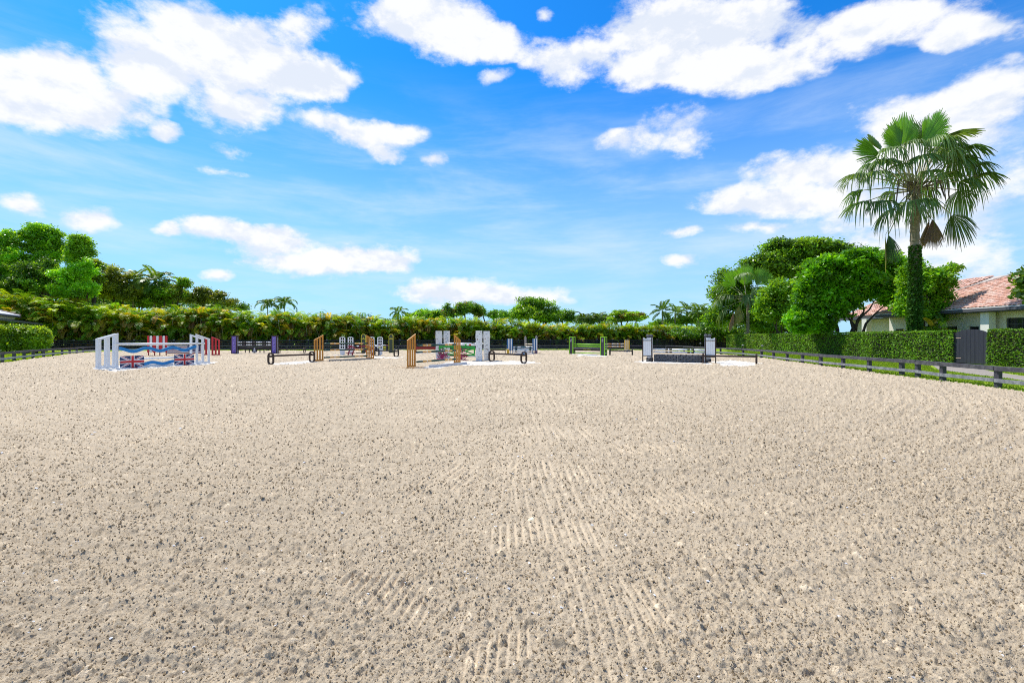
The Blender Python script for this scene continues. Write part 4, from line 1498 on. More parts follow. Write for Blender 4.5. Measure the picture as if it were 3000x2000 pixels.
def lotus(j, a, label, sc_=1.0):
    e = thing('flower_cutout', label, 'jump filler', j.at(a, -.22, .03), j.rz)
    for k, an in enumerate((-64, -40, -18, 4, 26, 48, 66)):
        t = R(an)
        Lp = (.80 if abs(an) < 30 else .74 if abs(an) < 55 else .66) * sc_
        w = .105 * sc_
        n = 9
        b = MB()
        for sgn in (-1, 1):
            o_, i_ = [], []
            for q in range(n + 1):
                s = q / n
                wid = w * math.sin(math.pi * s ** .8) * sgn
                inw = max(0.0, abs(wid) - .036) * sgn
                yy = s * Lp
                o_.append((wid * math.cos(t) + yy * math.sin(t), .05 + yy * math.cos(t) - wid * math.sin(t)))
                i_.append((inw * math.cos(t) + yy * math.sin(t), .05 + yy * math.cos(t) - inw * math.sin(t)))
            if sgn > 0:
                o_, i_ = i_, o_
            b.strip(i_, o_, -.02 + .002 * k, .01 + .002 * k) if False else b.strip(o_, i_, -.02 + .002 * k, .01 + .002 * k)
        b.obj('petal', 'magenta', e)
    MB().box((0, 0, .04), (1.35 * sc_, .05, .08)).obj('base_board', 'magenta', e)
    return e


lotus(jbi, .62, 'magenta flower cut-out of open petals, left one under the green gate')
lotus(jbi, jbi.L - 1.55, 'magenta flower cut-out of open petals, right one near the front birch column', 1.08)
pole(jbi, .1, jbi.L + .4, .05, .05, -.5, [(2, 'maroon'), (1, 'black'), (1, 'grey')], 'dark ground pole lying in front of the magenta cut-outs', .05)

# --- red plank far behind the middle orange jump
jp = J(D(1218, 46), D(1281, 46))
e = thing('plank_gate', 'long maroon board gate seen through the middle orange jump', 'jump gate', jp.at(0, 0, 0.02), jp.rz)
MB().box((jp.L / 2, 0, .56), (jp.L, .04, .24)).obj('board', 'darkred', e)
for x in (.02, jp.L - .02):
    MB().box((x, .03, .50), (.09, .05, 1.0)).obj('post', 'darkred', e)
    MB().box((x, .03, .03), (.09, .6, .06)).obj('foot', 'darkred', e)
pole(jp, -.1, jp.L, .06, .06, -.8, [(3, 'lgrey'), (.2, 'black'), (1, 'lgrey')], 'pale ground pole before the maroon board gate', .05)

# --- blue and white slatted jump with grey pointed posts behind
js = J(D(1503, 44.2), D(1560, 44.6))
BW = [('stdblue', .8), ('white_clean', .7), ('stdblue', .9), ('white_clean', .7), ('stdblue', .6)]
slat_standard(js, -.60, 0, .58, .36, 1.52, BW, 'blue and white striped slat standard, left one, beside a yellow box', True, 'lgrey', .06, .0)
slat_standard(js, js.L, 0, .46, .36, 1.52, BW[:4], 'blue and white striped slat standard, right one, before a pointed post', True, 'navy', .06, .0)
BP_ = [(.4, 'white_clean'), (.5, 'teal'), (.7, 'white_clean'), (1.1, 'teal'), (.7, 'white_clean'), (.4, 'teal'), (.3, 'white_clean')]
BP2 = [(.4, 'white_clean'), (.4, 'navy'), (.8, 'white_clean'), (1.0, 'white_clean'), (.7, 'white_clean'), (.4, 'navy'), (.3, 'white_clean')]
for z, bb, nm in ((.90 - .17, BP_, 'uppermost'), (.56, BP2, 'second'), (.42, BP2, 'third'), (.27, BP2, 'lowest')):
    pole(js, 0, js.L, z, z, -.06, bb, nm + ' blue and white pole of the striped slat jump', .055)
b = MB()
b.box((js.L / 2, 0, .06), (js.L - .1, .5, .10))
tag(b.obj('water_tray', 'blue', None, js.at(0, -.45, .02), js.rz), 'flat blue water tray under the striped slat jump', 'water tray')
e = thing('flower_box', 'tall yellow box beside the left blue and white standard', 'flower box', (*D(1488.5, 43.6), .02))
MB().box((0, 0, .27), (.24, .24, .54)).obj('box', 'gold', e)
MB().box((0, 0, .55), (.27, .27, .03)).obj('lid', 'lgrey', e)


def pointed_post(px, d, h, label, lower=None):
    x, y = D(px, d)
    e = thing('pointed_post', label, 'jump standard', (x, y, .02))
    w = .11
    b = MB()
    z1 = .62 if lower else .05
    P = [(-w, z1), (w, z1), (w, h - .22), (w * .75, h - .08), (.03, h), (-.03, h), (-w * .75, h - .08), (-w, h - .22)]
    b.prism(P, -.07, .07)
    b.obj('post', 'grey', e)
    if lower:
        MB().box((0, 0, .33), (w * 2, .14, .58)).obj('lower_post', lower, e)
    MB().box((0, 0, .03), (.1, .7, .06)).obj('foot', 'black', e)
    MB().box((0, .1, .04), (.8, .08, .06)).obj('foot', 'black', e)
    return e


pointed_post(1539.3, 48.2, 1.80, 'weathered grey post with pointed top, behind the blue and white poles')
pointed_post(1571.5, 45.6, 1.84, 'weathered grey post with pointed top and faded pink foot', 'pink')
jx_ = J(D(1543, 48.0), D(1569, 46.2))
for z, nm in ((.98, 'upper'), (.72, 'lower')):
    pole(jx_, 0, jx_.L, z, z, -.1, [(1, 'cream'), (.1, 'black'), (3, 'cream')], nm + ' cream pole between the grey pointed posts', .055)


# --- lime jump
def lime_pillar(j, a, label):
    e = thing('framed_pillar', label, 'jump standard', j.at(a, 0, .02), j.rz, 'lime framed pillars')
    W, dp, h = .50, .36, 1.68
    MB().box((0, 0, h / 2), (W - .03, dp - .03, h - .03)).obj('core', 'charcoal', e)
    w = .075
    for sx in (-1, 1):
        for sy in (-1, 1):
            MB().box((sx * (W / 2 - w / 2), sy * (dp / 2 - w / 2), h / 2 - .03), (w, w, h - .06)).obj('corner_strip', 'lime', e)
    for (c, d_) in (((0, -dp / 2 + w / 2, h), (W + .004, w, .09)), ((0, dp / 2 - w / 2, h), (W + .004, w, .09)),
                    ((-W / 2 + w / 2, 0, h), (w, dp - 2 * w, .09)), ((W / 2 - w / 2, 0, h), (w, dp - 2 * w, .09))):
        MB().box(c, d_).obj('top_strip', 'lime', e)
    b = MB()
    y0 = -dp / 2 + .012
    for pts in (([(.02, 1.52), (.05, 1.46), (.01, 1.40), (-.03, 1.34), (-.01, 1.27), (-.06, 1.20)]), ([(.0, 1.42), (-.06, 1.45), (-.08, 1.40)]), ([(.02, 1.41), (.08, 1.43), (.09, 1.38)]),
                ([(-.02, 1.30), (-.09, 1.30), (-.10, 1.24)]), ([(-.01, 1.29), (.06, 1.28), (.07, 1.22)])):
        for i in range(len(pts) - 1):
            b.beam((pts[i][0], y0, pts[i][1]), (pts[i + 1][0], y0, pts[i + 1][1]), .004, .018)
    b.obj('emblem', 'white_clean', e)
    b = MB()
    for z in (1.04, .83, .62, .22):
        b.box((W / 2 + .03, -.05, z), (.06, .07, .07))
    b.obj('pole_cup', 'white_clean', e)
    return e


jli = J(D(1683, 43.2), D(1761, 40.9))
lime_pillar(jli, -.28, 'dark pillar framed in lime green with a white emblem, left one')
lime_pillar(jli, jli.L + .28, 'dark pillar framed in lime green with a white emblem, right one')
pole(jli, 0, jli.L, 1.03, 1.03, -.06, [(1, 'lime')], 'upper plain lime pole of the lime and black jump', .055)
pole(jli, 0, jli.L, .84, .84, -.06, [(1, 'lime')], 'second plain lime pole of the lime and black jump', .055)
e = thing('lettered_plank', 'dark plank with yellow SHOW JUMPING lettering below the lime poles', 'plank', jli.at(0, -.06, .54), jli.rz)
MB().box((jli.L / 2, 0, 0), (jli.L, .035, .22)).obj('board', 'brown', e)
o = put('lettering', TXT['show'], e, (jli.L / 2, -.021, 0))
o.rotation_euler = (R(90), 0, 0)
MB().box((jli.L / 2, -.002, .125), (jli.L, .045, .025)).obj('edge_strip', 'lgrey', e)
pole(jli, 0, jli.L, .22, .22, -.06, [(1, 'lime')], 'low lime pole of the lime and black jump', .04)
pole(jli, .1, jli.L - .1, .06, .06, -.45, [(1, 'lgrey')], 'pale ground pole before the lime and black jump', .05)

# --- cream jump far right of it
jc = J(D(1778, 50), D(1829, 50))
CS = [('gold', .8), ('white_clean', .5), ('gold', .8), ('cream', .7), ('gold', .8)]
slat_standard(jc, jc.L, 0, .58, .30, 1.36, CS, 'yellow and cream slat standard far behind the lime jump', True, 'lgrey', .06, .0)
slat_standard(jc, -.58, 0, .5, .30, 1.34, CS[:4], 'yellow and cream slat standard hidden behind the right lime pillar', True, 'lgrey', .06, .0)
CB = [(.3, 'cream'), (.8, 'ochre'), (.3, 'white_clean'), (1, 'cream'), (.3, 'white_clean'), (.5, 'ochre'), (.3, 'white_clean'), (.6, 'cream')]
for z, nm in ((.96, 'upper'), (.68, 'lower')):
    pole(jc, 0, jc.L, z, z, -.06, CB, nm + ' cream and tan pole beside the right lime pillar', .06)


# --- stone wall jump
def stone_mesh(w, h, d, seed):
    rg = random.Random(seed)
    nx, nz = 5, 4
    b = MB()
    V = []
    for k in range(nz):
        for i in range(nx):
            u, v = i / (nx - 1), k / (nz - 1)
            edge = min(u, 1 - u, v, 1 - v)
            y = -d * (0.25 if edge == 0 else 1.0) + rg.uniform(-.012, .012)
            V.append(((u - .5) * w * (1 if .0 < v < 1 else .93), y, (v - .5) * h * (1 if 0 < u < 1 else .88)))
    Fc = []
    for k in range(nz - 1):
        for i in range(nx - 1):
            a = k * nx + i
            Fc.append((a, a + 1, a + nx + 1, a + nx))
    b.add(V, Fc)
    return b.mesh('stone', ['stone'])


STONES = [stone_mesh(.345, .118, .05, s) for s in range(5)]
jst = J(G(1911, 1060.8), G(2066, 1064.6))


def stone_panel(j, a0, W, label, seed):
    rg = random.Random(seed)
    e = thing('stone_wall_panel', label, 'jump wall', j.at(a0, 0, .02), j.rz, 'grey stone wall panels')
    MB().box((W / 2, .10, .26), (W, .20, .52)).obj('core', 'mortar', e)
    cw = .355
    for r_ in range(4):
        off = (r_ % 2) * cw / 2
        x = -off
        while x < W - .05:
            x0, x1 = max(0, x), min(W, x + cw)
            if x1 - x0 > .08:
                o = put('stone', STONES[rg.randrange(5)], e, ((x0 + x1) / 2, -.001, .07 + r_ * .128))
                o.scale = ((x1 - x0 - .012) / .345, 1, 1)
            x += cw
    return e


Wp = jst.L / 2 - .14
stone_panel(jst, .10, Wp, 'low wall panel of dark grey stones, left half of the stone wall jump', 1)
stone_panel(jst, .10 + Wp + .02, Wp, 'low wall panel of dark grey stones, right half of the stone wall jump', 2)
b = MB()
b.box((0, -.06, .27), (.022, .02, .53))
tag(b.obj('joint_strip', 'grey', None, jst.at(.11 + Wp, 0, .02), jst.rz), 'thin upright strip covering the joint between the stone wall panels', 'strip')


def plank_standard(j, a, t, label):
    e = thing('plank_standard', label, 'jump standard', j.at(a, t, .02), j.rz, 'white plank standards in brown frames')
    W, h = .52, 1.60
    for x in (-W / 2 - .035, W / 2 + .035):
        MB().box((x, 0, h / 2), (.06, .06, h)).obj('frame_post', 'brown', e)
    for k in range(4):
        w = W / 4 - .008
        x = -W / 2 + W / 8 + k * W / 4
        xl, xr = x - w / 2, x + w / 2
        f = lambda q: 1.53 + .45 * (q / (W / 2)) ** 2 * .2
        b = MB()
        b.prism([(xl, .38), (xr, .38), (xr, f(xr)), (xl, f(xl))], -.015, .015)
        b.obj('plank', 'white_clean', e)
    for z in (.40, 1.42):
        MB().box((0, -.027, z), (W + .08, .022, .04)).obj('cross_bar', 'charcoal', e)
    for x in (-W / 2 - .035, W / 2 + .035):
        MB().box((x, 0, .02), (.06, .5, .04)).obj('foot', 'brown', e)
    return e


plank_standard(jst, -.30, -.12, 'white plank standard in a brown frame with dipped top, left of the stone wall')
plank_standard(jst, jst.L + .32, -.18, 'white plank standard in a brown frame with dipped top, right of the stone wall')


def stone_pillar(j, a, t, label, seed):
    rg = random.Random(seed)
    e = thing('stone_pillar', label, 'jump standard', j.at(a, t, .02), j.rz, 'pale pillars with stone caps')
    MB().box((0, 0, .93), (.34, .26, 1.38)).obj('shaft', 'lgrey', e)
    MB().box((0, 0, .14), (.40, .30, .24)).obj('base', 'mortar', e)
    MB().box((0, 0, 1.73), (.40, .30, .20)).obj('cap', 'mortar', e)
    for (x, z) in ((-.105, 1.74), (.105, 1.74), (-.105, .08), (.105, .08), (0, .20)):
        o = put('stone', STONES[rg.randrange(5)], e, (x, -.152, z))
        o.scale = (.58, 1, 1.5 if z > 1 else 1.0)
    return e


stone_pillar(jst, -.22, .28, 'pale pillar with two dark cap stones behind the left plank standard', 5)
stone_pillar(jst, jst.L + .12, .28, 'pale pillar with two dark cap stones behind the right plank standard', 6)
SB = [(1.15, 'white_clean'), (.22, 'charcoal'), (.15, 'lgrey'), (.22, 'charcoal'), (1.4, 'white_clean'), (.22, 'charcoal'), (.15, 'lgrey'), (.22, 'charcoal'), (1.0, 'white_clean')]
pole(jst, .02, jst.L, .86, .84, .25, SB, 'upper white pole with dark square bands over the stone wall', .055)
pole(jst, .02, jst.L, .68, .66, .25, SB, 'lower white pole with dark square bands over the stone wall', .055)
b = MB()
b.box((0, 0, .26), (.10, .08, .52))
tag(b.obj('end_post', 'white_clean', None, jst.at(jst.L - .05, -.02, .02), jst.rz), 'short white post at the right end of the stone wall', 'post')


# --- little things on the grass
def lamp(px, d, h, label):
    x, y = D(px, d)
    e = thing('garden_lamp', label, 'garden lamp', (x, y, -.03), 0.3)
    MB().cyl((0, 0, 0), (0, 0, h - .12), .025, n=8).obj('stem', 'fence_post', e)
    MB().cyl((0, 0, h - .12), (0, 0, h - .03), .10, .12, n=8).obj('lantern', 'charcoal', e)
    MB().cyl((0, 0, h - .03), (0, 0, h), .15, .05, n=10).obj('shade', 'lgrey', e)
    return e


lamp(2052, 60, .95, 'small pale-topped garden lamp beyond the fence, left of the clipped hedge')
lamp(2176, 46, .92, 'small dark garden lamp behind the fence before the far end of the hedge')
lamp(2233, 41, .98, 'small garden lamp behind the fence in front of the mid hedge')
x, y = D(54, 50)
e = thing('notice_box', 'small white roofed box on two legs on the lawn before the left shrubs', 'notice box', (x, y, -.03), .55)
MB().box((0, 0, .80), (.60, .34, .62)).obj('cabinet', 'lgrey', e)
for q in range(4):
    MB().box((0, -.185, .62 + q * .13), (.46, .03, .07)).obj('slat', 'white', e)
b = MB()
b.hexa([(-.55, -.4, 1.12), (.55, -.4, 1.12), (.55, .4, 1.18), (-.55, .4, 1.18), (-.5, -.35, 1.16), (.5, -.35, 1.16), (.5, .35, 1.24), (-.5, .35, 1.24)])
b.obj('roof', 'grey', e)
for x_ in (-.22, .22):
    MB().box((x_, 0, .25), (.08, .08, .5)).obj('leg', 'lgrey', e)


# ------------------------------------------------------------------ foliage
def leaf_quads(P, size, r, up=0.35, aspect=0.55, out=None):
    """kite-shaped leaves at points P with random turns; returns verts, quads"""
    n = len(P)
    s = size * r.uniform(0.6, 1.3, (n, 1))
    a = r.normal(0, 1, (n, 3))
    a[:, 2] = a[:, 2] * 0.6 - 0.1
    if out is not None:
        a += out * 0.8
    a /= np.linalg.norm(a, axis=1, keepdims=True)
    nn_ = r.normal(0, 1, (n, 3))
    nn_[:, 2] = np.abs(nn_[:, 2]) + up
    if out is not None:
        nn_ += out * 0.7
    b = np.cross(a, nn_)
    b /= np.linalg.norm(b, axis=1, keepdims=True) + 1e-9
    nrm = np.cross(a, b)
    V = np.stack([P - a * s, P + b * s * aspect - a * s * 0.1 + nrm * s * .12, P + a * s, P - b * s * aspect - a * s * 0.1 + nrm * s * .12], 1)
    Q = np.arange(n * 4).reshape(n, 4)
    return V.reshape(-1, 3), Q


def crown(lumps, n_clump, per, leaf, spread, pal, seed, shell=0.55, flatten=0.7, bottom=1.1, aspect=.55, boughs=12, tuft=.5, sub=11):
    """lumps: (cx, cy, cz, rx, ry, rz). Clusters of leaves through the outer volume of each lump"""
    r = np.random.default_rng(seed)
    L = np.array(lumps, float)
    if sub:
        S = []
        for l in L:
            for q in range(sub):
                v = r.normal(0, 1, 3)
                v /= np.linalg.norm(v)
                v[2] = v[2] * .9 + .1
                f = r.uniform(.24, .50)
                k = 1.02 - f * .75 + r.uniform(-.06, .14)
                S.append((l[0] + v[0] * l[3] * k, l[1] + v[1] * l[4] * k, l[2] + v[2] * l[5] * k, l[3] * f, l[4] * f, l[5] * f * .9))
            S.append((l[0], l[1], l[2], l[3] * .66, l[4] * .66, l[5] * .66))
        L = np.array(S)
    vol = (L[:, 3] * L[:, 4] + L[:, 3] * L[:, 5] + L[:, 4] * L[:, 5])
    pick = r.choice(len(L), n_clump, p=vol / vol.sum())
    u = r.normal(0, 1, (n_clump, 3))
    u /= np.linalg.norm(u, axis=1, keepdims=True)
    low = u[:, 2] < -bottom
    u[low, 2] *= -r.random(low.sum())
    u /= np.linalg.norm(u, axis=1, keepdims=True)
    rad = shell + (1.03 - shell) * r.random((n_clump, 1)) ** 0.6
    # bumpy outline
    bump = 1 + 0.16 * np.sin(u[:, :1] * 7 + L[pick, :1]) * np.sin(u[:, 2:] * 6 + L[pick, 2:3]) + 0.10 * r.normal(0, 1, (n_clump, 1))
    c = L[pick, :3] + u * L[pick, 3:6] * rad * bump
    # gather the clusters round a smaller number of boughs, so the crown breaks into tufts with gaps
    nb = max(10, n_clump // boughs)
    own = pick
    near = own if sub else np.argmin(((c[:, None, :] - c[None, :nb, :]) ** 2).sum(-1), 1)
    pull = tuft * r.uniform(.5, 1.2, (n_clump, 1))
    if not sub:
        c = c * (1 - pull) + c[near] * pull
    cl = np.repeat(c, per, 0)
    off = r.normal(0, spread, (n_clump * per, 3))
    off[:, 2] *= flatten
    P = cl + off
    out = np.repeat(u, per, 0)
    V, Q = leaf_quads(P, leaf, r, aspect=aspect, out=out)
    pal = np.array(pal, float)
    ci = np.where(r.random(n_clump) < .6, near % len(pal), r.integers(0, len(pal), n_clump))
    cc = np.repeat(pal[ci] * (0.8 + .45 * hash2(near, near * 3 + seed, 9))[:, None], per, 0) * r.uniform(0.72, 1.28, (n_clump * per, 1))
    return V, Q, np.repeat(cc, 4, 0), c


def limbs(b, base, targets, r0, seed, n=5, sway=.35):
    rg = random.Random(seed)
    for t in targets:
        p = Vector(base)
        q = Vector(t)
        pts, rad = [], []
        for i in range(n + 1):
            s = i / n
            m = p.lerp(q, s)
            m.z = p.z + (q.z - p.z) * (s ** .85)
            k = sway * math.sin(math.pi * s)
            pts.append(m + Vector((rg.uniform(-k, k), rg.uniform(-k, k), rg.uniform(-k, k) * .5)))
            rad.append(max(.025, r0 * (1 - .8 * s)))
        b.tube(pts, rad, 7)


G_BRIGHT = [(0.312, 0.637, 0.022), (0.239, 0.526, 0.019), (0.385, 0.7, 0.028), (0.183, 0.431, 0.019)]
G_MID = [(0.22, 0.446, 0.026), (0.164, 0.35, 0.022), (0.275, 0.526, 0.028), (0.33, 0.542, 0.032)]
G_DARK = [(0.1, 0.24, 0.022), (0.137, 0.303, 0.022), (0.183, 0.35, 0.026), (0.083, 0.191, 0.019)]
G_OLIVE = [(0.293, 0.35, 0.038), (0.22, 0.287, 0.032), (0.349, 0.399, 0.048), (0.164, 0.223, 0.028)]


def tree(name, label, lumps_px, d, pal, leafpx, nclump, per, seed, scale_, org, dd=None, base=None, group=None, trunks=3, spread=None,
         r0=.28, shell=.5, flatten=.7, bottom=1.1, aspect=.55, cat='tree', limb_to=None, sub=11):
    """lumps_px: (x, y, rx, ry[, extra depth]) in an enlarged crop with its scale and origin"""
    L = []
    for l in lumps_px:
        dl = d + (l[4] if len(l) > 4 else 0)
        px, py = org[0] + l[0] / scale_, org[1] + l[1] / scale_
        rx, rz = l[2] / scale_ * dl / F, l[3] / scale_ * dl / F
        c = D(px, dl)
        L.append((c[0], c[1], Z(py, dl), rx, (dd or .8) * rx, rz))
    L = np.array(L)
    bx = D(base, d)[0] if base else float(L[:, 0].mean())
    by = float(L[:, 1].mean())
    e = thing(name, label, cat, (bx, by, -.03), 0, group)
    L2 = L.copy()
    L2[:, 0] -= bx
    L2[:, 1] -= by
    ls = leafpx * d / F
    V, Q, cc, cen = crown([tuple(x) for x in L2], nclump, per, ls, spread or ls * 1.5, pal, seed, shell, flatten, bottom, aspect, sub=sub)
    put('crown', raw_mesh('crown', V, Q, mat='leaf', col=cc), e)
    b = MB()
    rg = random.Random(seed)
    tg = []
    if limb_to:
        for (x, y) in limb_to:
            px, py = org[0] + x / scale_, org[1] + y / scale_
            c = D(px, d)
            tg.append((c[0] - bx + rg.uniform(-.4, .4), c[1] - by + rg.uniform(-1, 1), Z(py, d)))
    else:
        for l in L2:
            tg.append((l[0] + rg.uniform(-.3, .3) * l[3], l[1], l[2] + l[5] * .2))
    for k in range(max(1, trunks)):
        sel = tg[k::max(1, trunks)]
        bx_ = (k - (trunks - 1) / 2) * r0 * 2.2
        limbs(b, (bx_, 0, 0), sel or tg[:1], r0, seed + k)
    b.obj('trunk', 'bark', e, smooth=True)
    return e


S7, O7 = 3.36, (0, 620)
S8, O8 = 2.94, (600, 820)
S9, O9 = 2.94, (1400, 820)
S5, O5 = 2.45, (2040, 700)

# left wood
tree('broadleaf_tree', 'bright green tree with twin rounded tops at the far left edge', [(30, 310, 150, 130), (90, 470, 200, 140), (10, 640, 200, 130)],
     72, G_MID + G_BRIGHT[:2], 3.4, 1500, 14, 11, S7, O7, base=15, r0=.35)
tree('broadleaf_tree', 'tallest bright green tree on the left, leaning crown against the clouds', [(330, 200, 130, 80), (450, 240, 140, 90), (440, 350, 170, 110), (520, 430, 130, 90), (380, 470, 130, 80)],
     74, G_BRIGHT, 3.4, 1700, 14, 12, S7, O7, base=130, r0=.4, shell=.35)
tree('broadleaf_tree', 'tree with a dark leafy round top right of the tallest left tree', [(750, 280, 95, 60), (820, 330, 80, 70), (770, 400, 120, 70), (730, 470, 90, 60)],
     70, G_MID, 3.2, 800, 14, 13, S7, O7, base=225, r0=.25)
tree('broadleaf_tree', 'dark shaded tree below the tallest left one, close above the palm hedge', [(330, 620, 260, 120), (480, 700, 260, 110), (150, 760, 260, 100), (420, 560, 130, 100)],
     70, G_DARK + G_MID[:1], 3.2, 1700, 14, 14, S7, O7, base=110, r0=.3)
tree('broadleaf_tree', 'vivid green tree sloping down to the right behind the left hedge', [(630, 620, 110, 70), (700, 680, 130, 80), (850, 770, 130, 70), (820, 560, 130, 90), (700, 770, 180, 80)],
     68, G_BRIGHT, 3.0, 1500, 14, 15, S7, O7, base=225, r0=.3)
tree('broadleaf_tree', 'dull green tree between the vivid left tree and the first coconut palm', [(880, 560, 110, 90), (960, 520, 60, 40), (900, 680, 110, 110)],
     76, G_OLIVE + G_MID, 3.0, 800, 14, 16, S7, O7, base=270)
tree('broadleaf_tree', 'olive green tree left of the two coconut palms', [(1130, 620, 130, 100), (1090, 730, 150, 110), (1200, 780, 160, 110), (1020, 800, 120, 80)],
     80, G_OLIVE, 2.9, 1100, 14, 17, S7, O7, base=335)
tree('broadleaf_tree', 'dark tree standing between and behind the two coconut palms', [(1400, 750, 110, 90), (1400, 850, 150, 70), (1320, 850, 90, 60)],
     84, G_DARK, 2.9, 700, 14, 18, S7, O7, base=415)
tree('broadleaf_tree', 'mid green tree just right of the coconut palms', [(1620, 740, 120, 70), (1700, 800, 160, 90), (1810, 700, 70, 50), (1560, 860, 120, 60)],
     82, G_MID + G_OLIVE[:2], 2.9, 1000, 14, 19, S7, O7, base=495)
tree('broadleaf_tree', 'small olive tree with ragged top, last high tree of the left wood', [(2010, 800, 90, 60), (2120, 830, 90, 50), (1950, 860, 110, 50), (2260, 890, 70, 35)],
     84, G_OLIVE, 2.7, 700, 14, 20, S7, O7, base=605)
tree('broadleaf_tree', 'low dark trees filling the gap behind the left hedge', [(1050, 850, 330, 100), (1650, 890, 300, 85), (2080, 915, 200, 50), (2330, 935, 130, 35), (600, 800, 300, 90), (100, 820, 260, 100)],
     90, G_DARK, 3.0, 3600, 12, 21, S7, O7, base=330)
# middle
tree('broadleaf_tree', 'dark tree with reddish tips behind the hedge, directly left of the domed tree', [(2150, 280, 90, 45), (2260, 245, 100, 55), (2350, 270, 60, 50)],
     84, G_DARK + [(.20, .12, .03), (.10, .20, .016)], 2.6, 800, 14, 31, S8, O8)
tree('broadleaf_tree', 'low dark green tree behind the middle of the hedge, left of the reddish one', [(1900, 295, 110, 42), (2010, 300, 90, 40), (1800, 310, 60, 25)],
     88, G_MID + G_DARK, 2.5, 600, 14, 32, S8, O8)
tree('broadleaf_tree', 'thin sprig-topped tree poking above the hedge right of centre', [(2090, 215, 22, 14), (2085, 240, 26, 14), (2100, 270, 30, 20)],
     84, G_DARK, 2.2, 90, 10, 33, S8, O8, r0=.12, trunks=1)
tree('domed_tree', 'domed spreading tree with feathery green crown, behind the hedge at centre right',
     [(430, 225, 140, 75), (560, 235, 130, 75), (360, 265, 90, 55), (650, 290, 90, 60), (500, 290, 210, 75), (330, 310, 90, 50), (500, 215, 110, 65), (600, 320, 120, 50)],
     95, G_MID + [(.06, .15, .012)], 2.5, 1900, 14, 34, S9, O9, base=1565, r0=.3, flatten=.6)
tree('broadleaf_tree', 'low dark tree at the left foot of the domed tree', [(190, 310, 90, 50), (130, 300, 50, 28), (20, 270, 55, 45)],
     90, G_DARK + G_MID[:2], 2.4, 500, 14, 35, S9, O9)
tree('broadleaf_tree', 'small dark tree touching the right side of the domed tree', [(790, 280, 40, 25), (760, 320, 70, 40), (700, 330, 60, 40)],
     92, G_DARK, 2.3, 350, 14, 36, S9, O9)
tree('low_spreading_tree', 'low flat-topped green tree above the hedge behind the lime jump', [(1290, 315, 170, 45), (1240, 280, 80, 25), (1380, 295, 70, 28), (1180, 340, 70, 30)],
     92, G_MID + [(.17, .30, .016), (.22, .14, .03)], 2.4, 1100, 14, 37, S9, O9, flatten=.4)
tree('broadleaf_tree', 'dark low tree line between the domed tree and the flat-topped one', [(950, 340, 180, 30), (1080, 310, 40, 28), (860, 340, 80, 35)],
     100, G_DARK, 2.3, 500, 12, 38, S9, O9)
tree('broadleaf_tree', 'dark mass of trees behind the royal palms', [(1900, 335, 170, 55), (1700, 370, 130, 35), (2030, 300, 80, 70), (1560, 365, 80, 26)],
     98, G_DARK + G_MID[:1], 2.6, 1000, 12, 39, S9, O9)
# right
tree('shade_tree', 'large dark green shade tree behind the right hedge, widest crown of all',
     [(660, 60, 150, 60), (780, 40, 140, 50), (700, 95, 190, 75), (850, 60, 160, 60), (950, 60, 110, 40), (560, 170, 170, 90), (1000, 110, 200, 75), (430, 190, 100, 60), (1170, 170, 130, 80), (260, 280, 110, 100), (170, 400, 90, 90), (700, 220, 260, 100),
      (330, 450, 170, 130), (170, 560, 110, 80), (480, 600, 200, 70), (1400, 190, 140, 60), (1290, 120, 120, 50)],
     64, G_MID + G_DARK[2:] + [(.075, .16, .012)], 4.2, 4200, 16, 41, S5, O5, base=2400, r0=.45, flatten=.45, shell=.45, spread=.42)
tree('shrub_tree', 'light green airy tree left of the big glossy bush', [(570, 430, 130, 110), (520, 520, 100, 90), (640, 540, 110, 90), (620, 360, 90, 70)],
     52, [(.19, .37, .018), (.15, .32, .016), (.22, .40, .025)], 4.4, 1100, 14, 42, S5, O5, base=2292, r0=.14, limb_to=[(540, 560), (600, 560), (520, 480)])
tree('glossy_bush_tree', 'big rounded glossy green bush tree beside the tall fan palm, dark limbs below',
     [(850, 300, 150, 110), (960, 215, 160, 90), (1120, 180, 180, 90), (1270, 175, 160, 90), (800, 420, 150, 110), (980, 370, 200, 120), (1200, 300, 220, 110), (1060, 400, 150, 100), (1180, 400, 130, 70), (1400, 260, 150, 110),
      (760, 560, 120, 80), (900, 520, 150, 90), (1080, 470, 130, 70), (880, 630, 100, 50), (1400, 400, 120, 80), (760, 640, 80, 35)],
     42, [(.21, .54, .014), (.17, .46, .013), (.27, .60, .02), (.13, .36, .012)], 6.6, 5200, 11, 43, S5, O5, base=2480, r0=.19, trunks=4, dd=.7, shell=.62,
     spread=.20, bottom=.75, aspect=.42, limb_to=[(1060, 560), (1000, 520), (1130, 500), (1200, 460), (1300, 440), (1240, 540), (1380, 470), (1090, 470)])
tree('glossy_bush_tree', 'feathery green tree right of the tall palm trunk, one branch reaching over the roof',
     [(1690, 300, 110, 90), (1640, 250, 80, 70), (1720, 420, 80, 80), (1680, 520, 110, 60), (1540, 330, 120, 120), (1790, 230, 50, 22), (1850, 200, 35, 14), (1560, 480, 110, 90)],
     37, [(.19, .45, .016), (.15, .38, .014), (.24, .48, .02)], 5.0, 1900, 12, 44, S5, O5, base=2700, r0=.13, shell=.4)
tree('overhanging_branch', 'leafy green branch tips entering at the right edge before the tiled roof', [(2380, 255, 70, 16), (2370, 380, 60, 14), (2420, 300, 50, 60)],
     24, [(.10, .20, .014), (.08, .17, .012)], 9, 140, 10, 45, S5, O5, base=3080, r0=.08, shell=.1, sub=0)

tree('broadleaf_tree', 'dark low foliage filling in between the shade tree and the hedge', [(120, 660, 150, 60), (330, 640, 190, 80), (560, 650, 160, 70), (-40, 680, 120, 45)],
     72, G_DARK, 3.2, 1300, 12, 46, S5, O5, base=2150, r0=.12)

